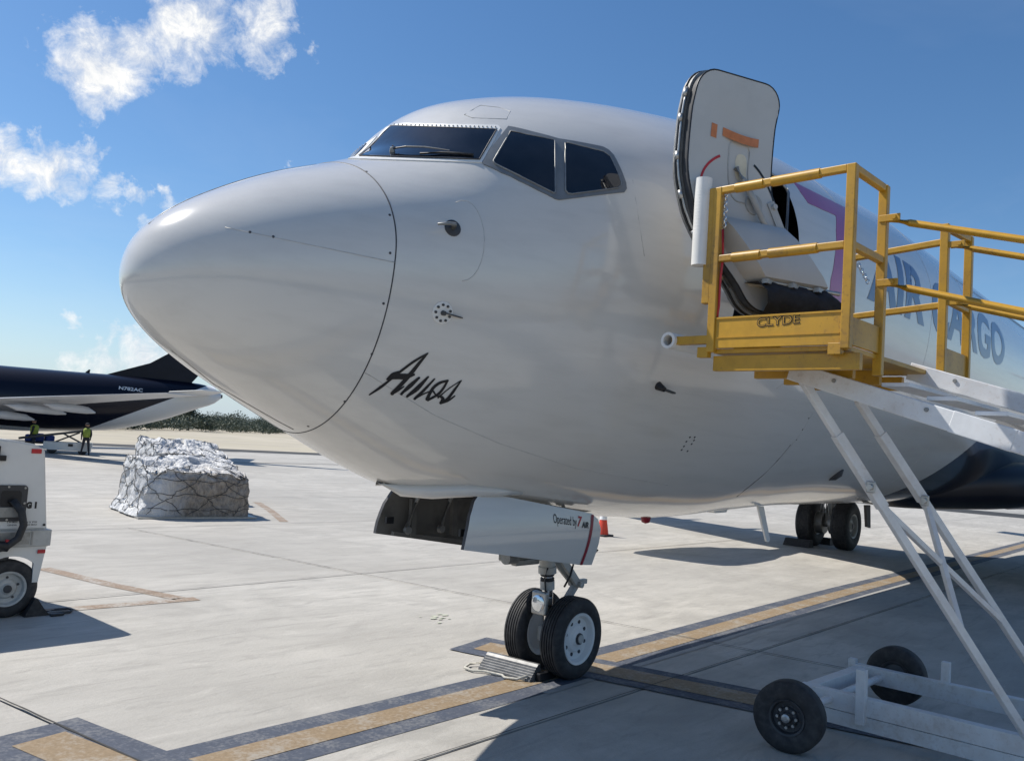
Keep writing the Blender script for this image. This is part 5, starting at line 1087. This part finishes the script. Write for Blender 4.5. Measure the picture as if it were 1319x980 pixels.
for s_, n_, z, ln in ((-2.9, 5.4, 1.98, 1.25), (-1.55, 6.6, 2.12, 1.05), (-4.2, 3.9, 1.62, 1.25)):
    bm = NB(); sweep(bm, [J(s_-ln, n_, z+.06), J(s_-ln*.55, n_, z), J(s_+.1, n_, z-.03), J(s_+ln*.65, n_, z-.08), J(s_+ln*.95, n_, z-.16)], [.03, .16, .19, .15, .03], 14); make('flap_fairing', bm, MT['wing'], wgj, smooth=True)
panel_wing('horizontal_stabilizer', [(2.2, 4.5, .3, 3.25, .20), (3.9, 5.0, 3.8, 3.42, .07)], MT['white'])
panel_wing('horizontal_stabilizer', [(2.6, 4.7, -.3, 3.4, .24), (4.2, 5.3, -4.6, 3.95, .08)], MT['white'])
bm = NB(); prism(bm, [J(s_, -.02, z) for s_, z in ((-1.4, 3.88), (-1.15, 3.88), (-1.13, 4.09), (-1.2, 4.09))], NX*.04); make('blade_antenna', bm, MT['navyjet'], JT)
def jt(s, s0, s1, z0, z1, tilt=0):
    bm = text_mesh(s, .02)
    def fn(c):
        q = s0+(s1-s0)*c.x; z = z0+(z1-z0)*c.y+tilt*c.x; zb, zt, w = [float(pchip(sa[:, 0], sa[:, i], np.array([q]))[0]) for i in (1, 2, 3)]
        k = (z-(zb+zt)/2)/((zt-zb)/2); return J(q, w*math.sqrt(max(0, 1-k*k))+.012, z)
    fine_tri(bm, fn, .2, 3); make('registration_lettering', bm, MT['white'], JT)
jt('N782AC', .24, 1.32, 3.19, 3.36, -.03)
for s_, n_ in ((-6.2, 2.1), (-6.2, -2.1), (-22, 0)):
    bm = NB(); cyl(bm, J(s_, n_, .4), J(s_, n_*.8, 1.6), .09, 12); lg = make('gear_leg', bm, MT['gear'], JT)
    for d in (-.25, .25): bm = NB(); lathe(bm, J(s_, n_+d, .42), NX, [(-.14, .0), (-.14, .34), (-.1, .42), (.1, .42), (.14, .34), (.14, 0)], 24); make('gear_wheel', bm, MT['tyre'], lg, smooth=True, angle=40)
bm = NB(); lathe(bm, J(-9.6, 4.4, 1.35), AX, [(0, .6), (-.1, .66), (.3, .74), (1.6, .68), (2.6, .45), (2.6, 0)], 32); make('engine_nacelle', bm, MT['navyjet'], JT, smooth=True, angle=50)
# ------------------------------------------------------------------ belt loader and ground crew under it
BL = thing('belt_loader', J(-1.7, 3, 0), 'white belt loader with its dark conveyor raised beneath the navy airliner', 'belt loader')
def jbar(bm, a, b, w, h, bev=.01): bar(bm, J(*a), J(*b), w, h, bev)
bm = NB(); jbar(bm, (-2.6, 3, .36), (-.66, 3, .34), 1.0, .36); jbar(bm, (-1.25, 3, .46), (-.62, 3, .44), 1.05, .22); make('chassis', bm, MT['cart'], BL)
bm = NB(); jbar(bm, (-2.0, 2.48, .36), (-1.9, 2.48, .36), .02, .3, 0); jbar(bm, (-1.6, 3.51, .42), (-1.4, 3.51, .42), .02, .12, 0); make('side_opening', bm, MT['ink'], BL)
bm = NB(); jbar(bm, (-3.6, 3, .60), (-.9, 3, 1.12), .7, .10); make('conveyor', bm, MT['dark'], BL)
for a, b in (((-2.2, 3.3, .5), (-1.2, 3.3, 1.0)), ((-1.9, 3.3, .95), (-1.0, 3.3, .5)), ((-2.2, 2.7, .5), (-1.2, 2.7, 1.0))):
    bm = NB(); jbar(bm, a, b, .07, .07); make('lift_arm', bm, MT['dark'], BL)
for s_ in (-2.25, -1.0):
    for n_ in (2.6, 3.4): bm = NB(); lathe(bm, J(s_, n_, .19), NX, [(-.09, 0), (-.09, .14), (-.06, .19), (.06, .19), (.09, .14), (.09, 0)], 20); make('wheel', bm, MT['tyre'], BL, smooth=True, angle=40)
def person(loc, face, label, leg_spread=.09, arm=(.14, -.1)):
    T = thing('person', loc, label, 'person', None); o = Vector(loc); R = Matrix.Rotation(face, 3, 'Z'); H = 1.47
    me = bpy.data.meshes.new('body'); vs = []; es = []; rd = []
    def v(x, y, z, r, par=None):
        vs.append(o+R@Vector((x, y, z))*H/1.75); rd.append(r*H/1.75)
        if par is not None: es.append((par, len(vs)-1))
        return len(vs)-1
    p = v(0, 0, .95, .15); c = v(0, .02, 1.25, .17, p); n = v(0, .02, 1.47, .075, c); h = v(0, .05, 1.55, .085, n); h2 = v(0, .06, 1.66, .10, h); v(0, .06, 1.73, .07, h2)
    for sx in (-1, 1):
        s = v(sx*.19, .02, 1.40, .075, c); e = v(sx*(.24), .05, 1.13, .055, s); w = v(sx*.22, arm[0], .92, .04, e); hh = v(sx*.22, arm[0]+.03, .82, .04, w)
        hp = v(sx*.10, 0, .90, .11, p); k = v(sx*(.10+leg_spread*.4), .03*sx, .50, .075, hp); a = v(sx*(.10+leg_spread), .08*sx, .09, .05, k); v(sx*(.10+leg_spread), .08*sx+.16, .045, .045, a)
    me.from_pydata([tuple(q-o) for q in vs], es, []); b = bpy.data.objects.new('body', me); COL.objects.link(b); b.parent = T
    md = b.modifiers.new('skin', 'SKIN'); sv = me.skin_vertices[0].data
    for i, r in enumerate(rd): sv[i].radius = (r, r*.85)
    sv[0].use_root = True
    s2 = b.modifiers.new('sub', 'SUBSURF'); s2.levels = 1; s2.render_levels = 1; me.materials.append(MT['cloth'])
    bm = NB(); k = H/1.75
    lathe(bm, o+V(0, 0, .98*k), (0, 0, 1), [(0, .19*k), (.22*k, .205*k), (.42*k, .20*k), (.50*k, .10*k)], 16); make('hivis_vest', bm, MT['hivis'], T, smooth=True)
    bm = NB(); bmesh.ops.create_uvsphere(bm, u_segments=14, v_segments=10, radius=.105*k, matrix=Matrix.Translation(o+R@Vector((0, .055, 1.645))*k)); make('head', bm, MT['skin'], T, smooth=True)
    bm = NB(); lathe(bm, o+R@Vector((0, .05, 1.67))*k, (0, 0, 1), [(0, .115*k), (.05*k, .105*k), (.09*k, .06*k), (.10*k, 0)], 14); make('cap', bm, MT['cloth'], T, smooth=True)
person(J(-.88, 3.7, 0), math.radians(150), 'worker in hi-vis vest and dark trousers standing at the right end of the belt loader')
person(J(-3.02, 3.2, 0), math.radians(60), 'worker in hi-vis vest half hidden behind the white power cart')
bm = NB()
LD = thing('luggage_cart', J(-2.7, 2.2, 0), 'low cart loaded with blue bags beyond the white power cart', 'luggage cart')
bm = NB(); box(bm, J(-2.75, 2.2, .42), (1.3, .8, .08), Matrix.Rotation(math.atan2(AX.y, AX.x), 3, 'Z')); make('bed', bm, MT['dark'], LD)
for s_ in (-3.2, -2.3):
    for n_ in (1.9, 2.5): bm = NB(); lathe(bm, J(s_, n_, .2), NX, [(-.05, 0), (-.05, .2), (.05, .2), (.05, 0)], 16); make('wheel', bm, MT['tyre'], LD)
mblue = mat('blue_bag', (.02, .06, .30), .6, var=.3)
for k, s_ in enumerate((-3.25, -2.85, -2.45)): 
    bm = NB(); box(bm, J(s_, 2.2, .62+.03*(k % 2)), (.36, .6, .32+.06*(k % 2)), Matrix.Rotation(math.atan2(AX.y, AX.x)+.1*k, 3, 'Z'), bevel=.06); tb = make('travel_bag', bm, mblue, None); props(tb, ('blue travel bag at the left end of the low cart', 'middle blue travel bag on the low cart', 'blue travel bag at the right end of the low cart')[k], 'bag', 'bags on the low cart')
# ------------------------------------------------------------------ ground
def sheet(name, pts, z, m, kind='structure', parent=None):
    bm = NB(); bm.faces.new([bm.verts.new((x, y, z)) for x, y in pts]); bm.normal_update()
    if bm.faces[:][0].normal.z < 0: bmesh.ops.reverse_faces(bm, faces=bm.faces)
    bmesh.ops.triangulate(bm, faces=bm.faces); return make(name, bm, m, parent, kind=kind)
sheet('ground', [(-4000, -4000), (4000, -4000), (4000, 4000), (-4000, 4000)], -.050, MT['farconcrete'])
SK = -.13; GX, GY = 5.75, 5.40
def gp(i, j, dx=0, dy=0): y = -.77+GY*j+dy; x = .47+GX*i+dx+SK*y; return x, y
AP = bpy.data.objects.new('apron', None); COL.objects.link(AP); AP['kind'] = 'structure'
sheet('joint_filler', [gp(-3, -3), gp(9, -3), gp(9, 10), gp(-3, 10)], -.014, MT['sealant'], parent=AP)
g2 = .009
for i in range(-2, 8):
    for j in range(-2, 9):
        bm = NB(); q = [gp(i, j, g2, g2), gp(i+1, j, -g2, g2), gp(i+1, j+1, -g2, -g2), gp(i, j+1, g2, -g2)]
        prism(bm, [(x, y, -.030) for x, y in q], (0, 0, .030))
        up = [e for e in bm.edges if e.verts[0].co.z > -.001 and e.verts[1].co.z > -.001]; bmesh.ops.bevel(bm, geom=up, offset=.006, segments=1, affect='EDGES')
        make('concrete_slab', bm, MT['concrete'], AP)
# ragged sealant squeezed out along the nearest joints
def sealant(a, b, w):
    a, b = Vector((*a, 0)), Vector((*b, 0)); d = (b-a).normalized(); s = Vector((-d.y, d.x, 0)); n = int((b-a).length/.06); bm = NB(); row = []
    for k in range(n+1):
        p = a.lerp(b, k/n); w1 = w*(.45+.9*abs(mnoise.noise(Vector((k*.31, a.x, 0))))); w2 = w*(.45+.9*abs(mnoise.noise(Vector((k*.31, a.y, 7)))))
        row.append((bm.verts.new(p+s*w1+V(0, 0, .014)), bm.verts.new(p-s*w2+V(0, 0, .014))))
    for A, B in zip(row, row[1:]): bm.faces.new((A[0], B[0], B[1], A[1]))
    make('joint_sealant', bm, MT['sealant'], AP)
for i in (0, 1): sealant(gp(i, -1), gp(i, 2), .012)
for j in (0, 1): sealant(gp(-1, j), gp(3, j), .007)
# painted markings
def strip(name, cl, w, z, m): # centre line polyline
    bm = NB(); row = []; cl = [Vector((*c, 0)) for c in cl]
    for i, p in enumerate(cl):
        d = (cl[min(i+1, len(cl)-1)]-cl[max(i-1, 0)]).normalized(); s = Vector((-d.y, d.x, 0)); row.append((bm.verts.new(p+s*w/2+V(0, 0, z)), bm.verts.new(p-s*w/2+V(0, 0, z))))
    for A, B in zip(row, row[1:]): bm.faces.new((A[0], B[0], B[1], A[1]))
    bmesh.ops.recalc_face_normals(bm, faces=bm.faces); 
    if bm.faces[:][0].normal.z < 0: bmesh.ops.reverse_faces(bm, faces=bm.faces)
    return make(name, bm, m, None, kind='structure')
mainc = [(.50, -.04), (3.3, -.06), (6, -.02), (8.5, .06), (11.6, .13), (15, .17), (24, .30), (60, .9)]
strip('painted_line_border', mainc, .60, .003, MT['line_border']); strip('painted_line', [(.60, -.05)]+mainc[1:], .235, .006, MT['line_yellow'])
strip('painted_line_edge', [(3.4, -.36), (6, -.315), (8.5, -.235), (11.6, -.165), (15, -.125)], .07, .0045, MT['line_white'])
bar1 = [(.135, 1.04), (.165, .85), (.36, -.20), (.55, -1.2), (.95, -3.2), (1.6, -6.5)]; strip('painted_stop_bar_border', bar1, .70, .009, MT['line_border']); strip('painted_stop_bar', bar1[1:], .32, .012, MT['line_yellow'])
bar2 = [(4.045, 1.08), (4.075, .93), (4.30, .0), (4.44, -.55), (4.66, -1.5), (5.1, -3.4), (5.8, -6.5)]; strip('painted_stop_bar_border', bar2, .66, .009, MT['line_border']); strip('painted_stop_bar', bar2[1:], .33, .012, MT['line_yellow'])
for cl in ([(2.30, 6.6), (2.52, 5.3), (2.80, 4.2)], [(2.95, 4.12), (1.4, 4.24), (-1.0, 4.40)], [(10.1, 14.2), (9.3, 12.4), (8.25, 10.3)]): strip('faded_paint_mark', cl, .18, .004, MT['rust'])
for cl in ([(13.0, 32.2), (22.4, 33.7), (34, 35.4)], [(14.0, 41.4), (23.2, 45.0), (30, 47.8)]): strip('dark_strip', cl, .30, .004, MT['sealant'])  # two long thin dark strips across the far apron
bm = NB()   # spilled green marking dye
for k in range(14):
    c = V(4.62+rng.normal()*.10, 2.12+rng.normal()*.08, .004+.0004*k); r = .008+.02*rng.random(); bm.faces.new([bm.verts.new(c+V(r*1.6*math.cos(a)*(1+.3*rng.random()), r*math.sin(a)*(1+.3*rng.random()), 0)) for a in np.linspace(0, 2*math.pi, 10)[:-1]])
make('dye_stain', bm, mat('green_dye', (.43, .44, .35), .8), None, kind='structure')
# beyond the apron: dry sandy strip, then a dark belt of scrub and trees
T0, T1 = Vector((20, 76, 0)), Vector((560, 625, 0)); td = (T1-T0).normalized(); tn = Vector((-td.y, td.x, 0))
def far(a, b): p = T0+td*a+tn*b; return (p.x, p.y)
sheet('sandy_strip', [far(-260, -58), far(900, -120), far(1400, 60), far(-260, 200)], -.030, MT['sand'])
def leaf_cloud(bm, c, rx, ry, rz, n, size, rg):
    for k in range(n):
        d = Vector(rg.normal(size=3)); d.normalize(); r = rg.random()**.45; p = c+Vector((d.x*rx*r, d.y*ry*r, d.z*rz*r))
        a = Vector(rg.normal(size=3)).normalized(); b = a.cross(Vector(rg.normal(size=3))).normalized(); s = size*(.6+.8*rg.random())
        bm.faces.new([bm.verts.new(p+a*s), bm.verts.new(p+b*s*.6), bm.verts.new(p-a*s), bm.verts.new(p-b*s*.6)])
def wood(name, a0, a1, b0, n, h0, h1, leaves, size, seed):
    rg = np.random.default_rng(seed); bm = NB()
    for k in range(n):
        a = a0+(a1-a0)*(k+rg.random())/n; b = b0+rg.normal()*3.0; p = T0+td*a+tn*b; h = h0+(h1-h0)*(.45*rg.random()**1.5+.55*max(0, min(1, .5+1.1*mnoise.noise(Vector((a*.045, seed, 0))))))
        for q in range(3): leaf_cloud(bm, p+V(rg.normal()*1.4, rg.normal()*1.4, h*(.35+.2*q)), 2.0+.4*h*rg.random(), 2.0+.4*h*rg.random(), h*.32, leaves, size, rg)
    return make(name, bm, MT['leaf'], None, kind='stuff')
wood('scrub_belt', -90, 330, 8, 170, 1.2, 3.8, 170, .18, 5)
wood('mangrove_wood', -90, 520, 22, 190, 2.0, 7.2, 190, .19, 6)
def far_tree(a, b, h, w, lab, seed, tall):
    rg = np.random.default_rng(seed); p = T0+td*a+tn*b; T = thing('tree', p, lab, 'tree', 'trees rising above the far belt')
    bm = NB(); sweep(bm, [p+V(0, 0, -.05), p+V(.1, .1, h*.4), p+V(.05, .2, h*.8)], [.22, .16, .05], 7)
    for k in range(5):
        q = p+V(0, 0, h*(.4+.1*k)); e = Vector((rg.normal(), rg.normal(), .6)).normalized(); sweep(bm, [q, q+e*w*.4, q+e*w*.8+V(0, 0, .2)], [.07, .05, .02], 5)
    make('trunk', bm, MT['bark'], T)
    bm = NB()
    for k in range(7): leaf_cloud(bm, p+V(rg.normal()*w*.3, rg.normal()*w*.3, h*(.42+.085*k)), w*(.65 if not tall else .75), w*.65, h*.12, 90, .26, rg)
    make('crown', bm, MT['leaf'], T)
far_tree(38, 6, 5.6, 1.5, 'narrow tree showing just right of the white tail cone', 1, False)
far_tree(58, 8, 6.6, 2.6, 'broad square-topped tree, tallest of the far belt', 2, True)
far_tree(66, 8, 6.6, 1.0, 'thin spindly tree right of the square-topped tree', 3, False)
far_tree(48, 9, 5.6, 2.0, 'rounded tree just left of the square-topped tree', 4, False)
far_tree(18, 10, 5.0, 2.2, 'low rounded tree directly under the white tail cone', 8, True)
far_tree(95, 8, 6.2, 2.4, 'bushy tree farthest right in the far belt beside the airliner nose', 9, True)
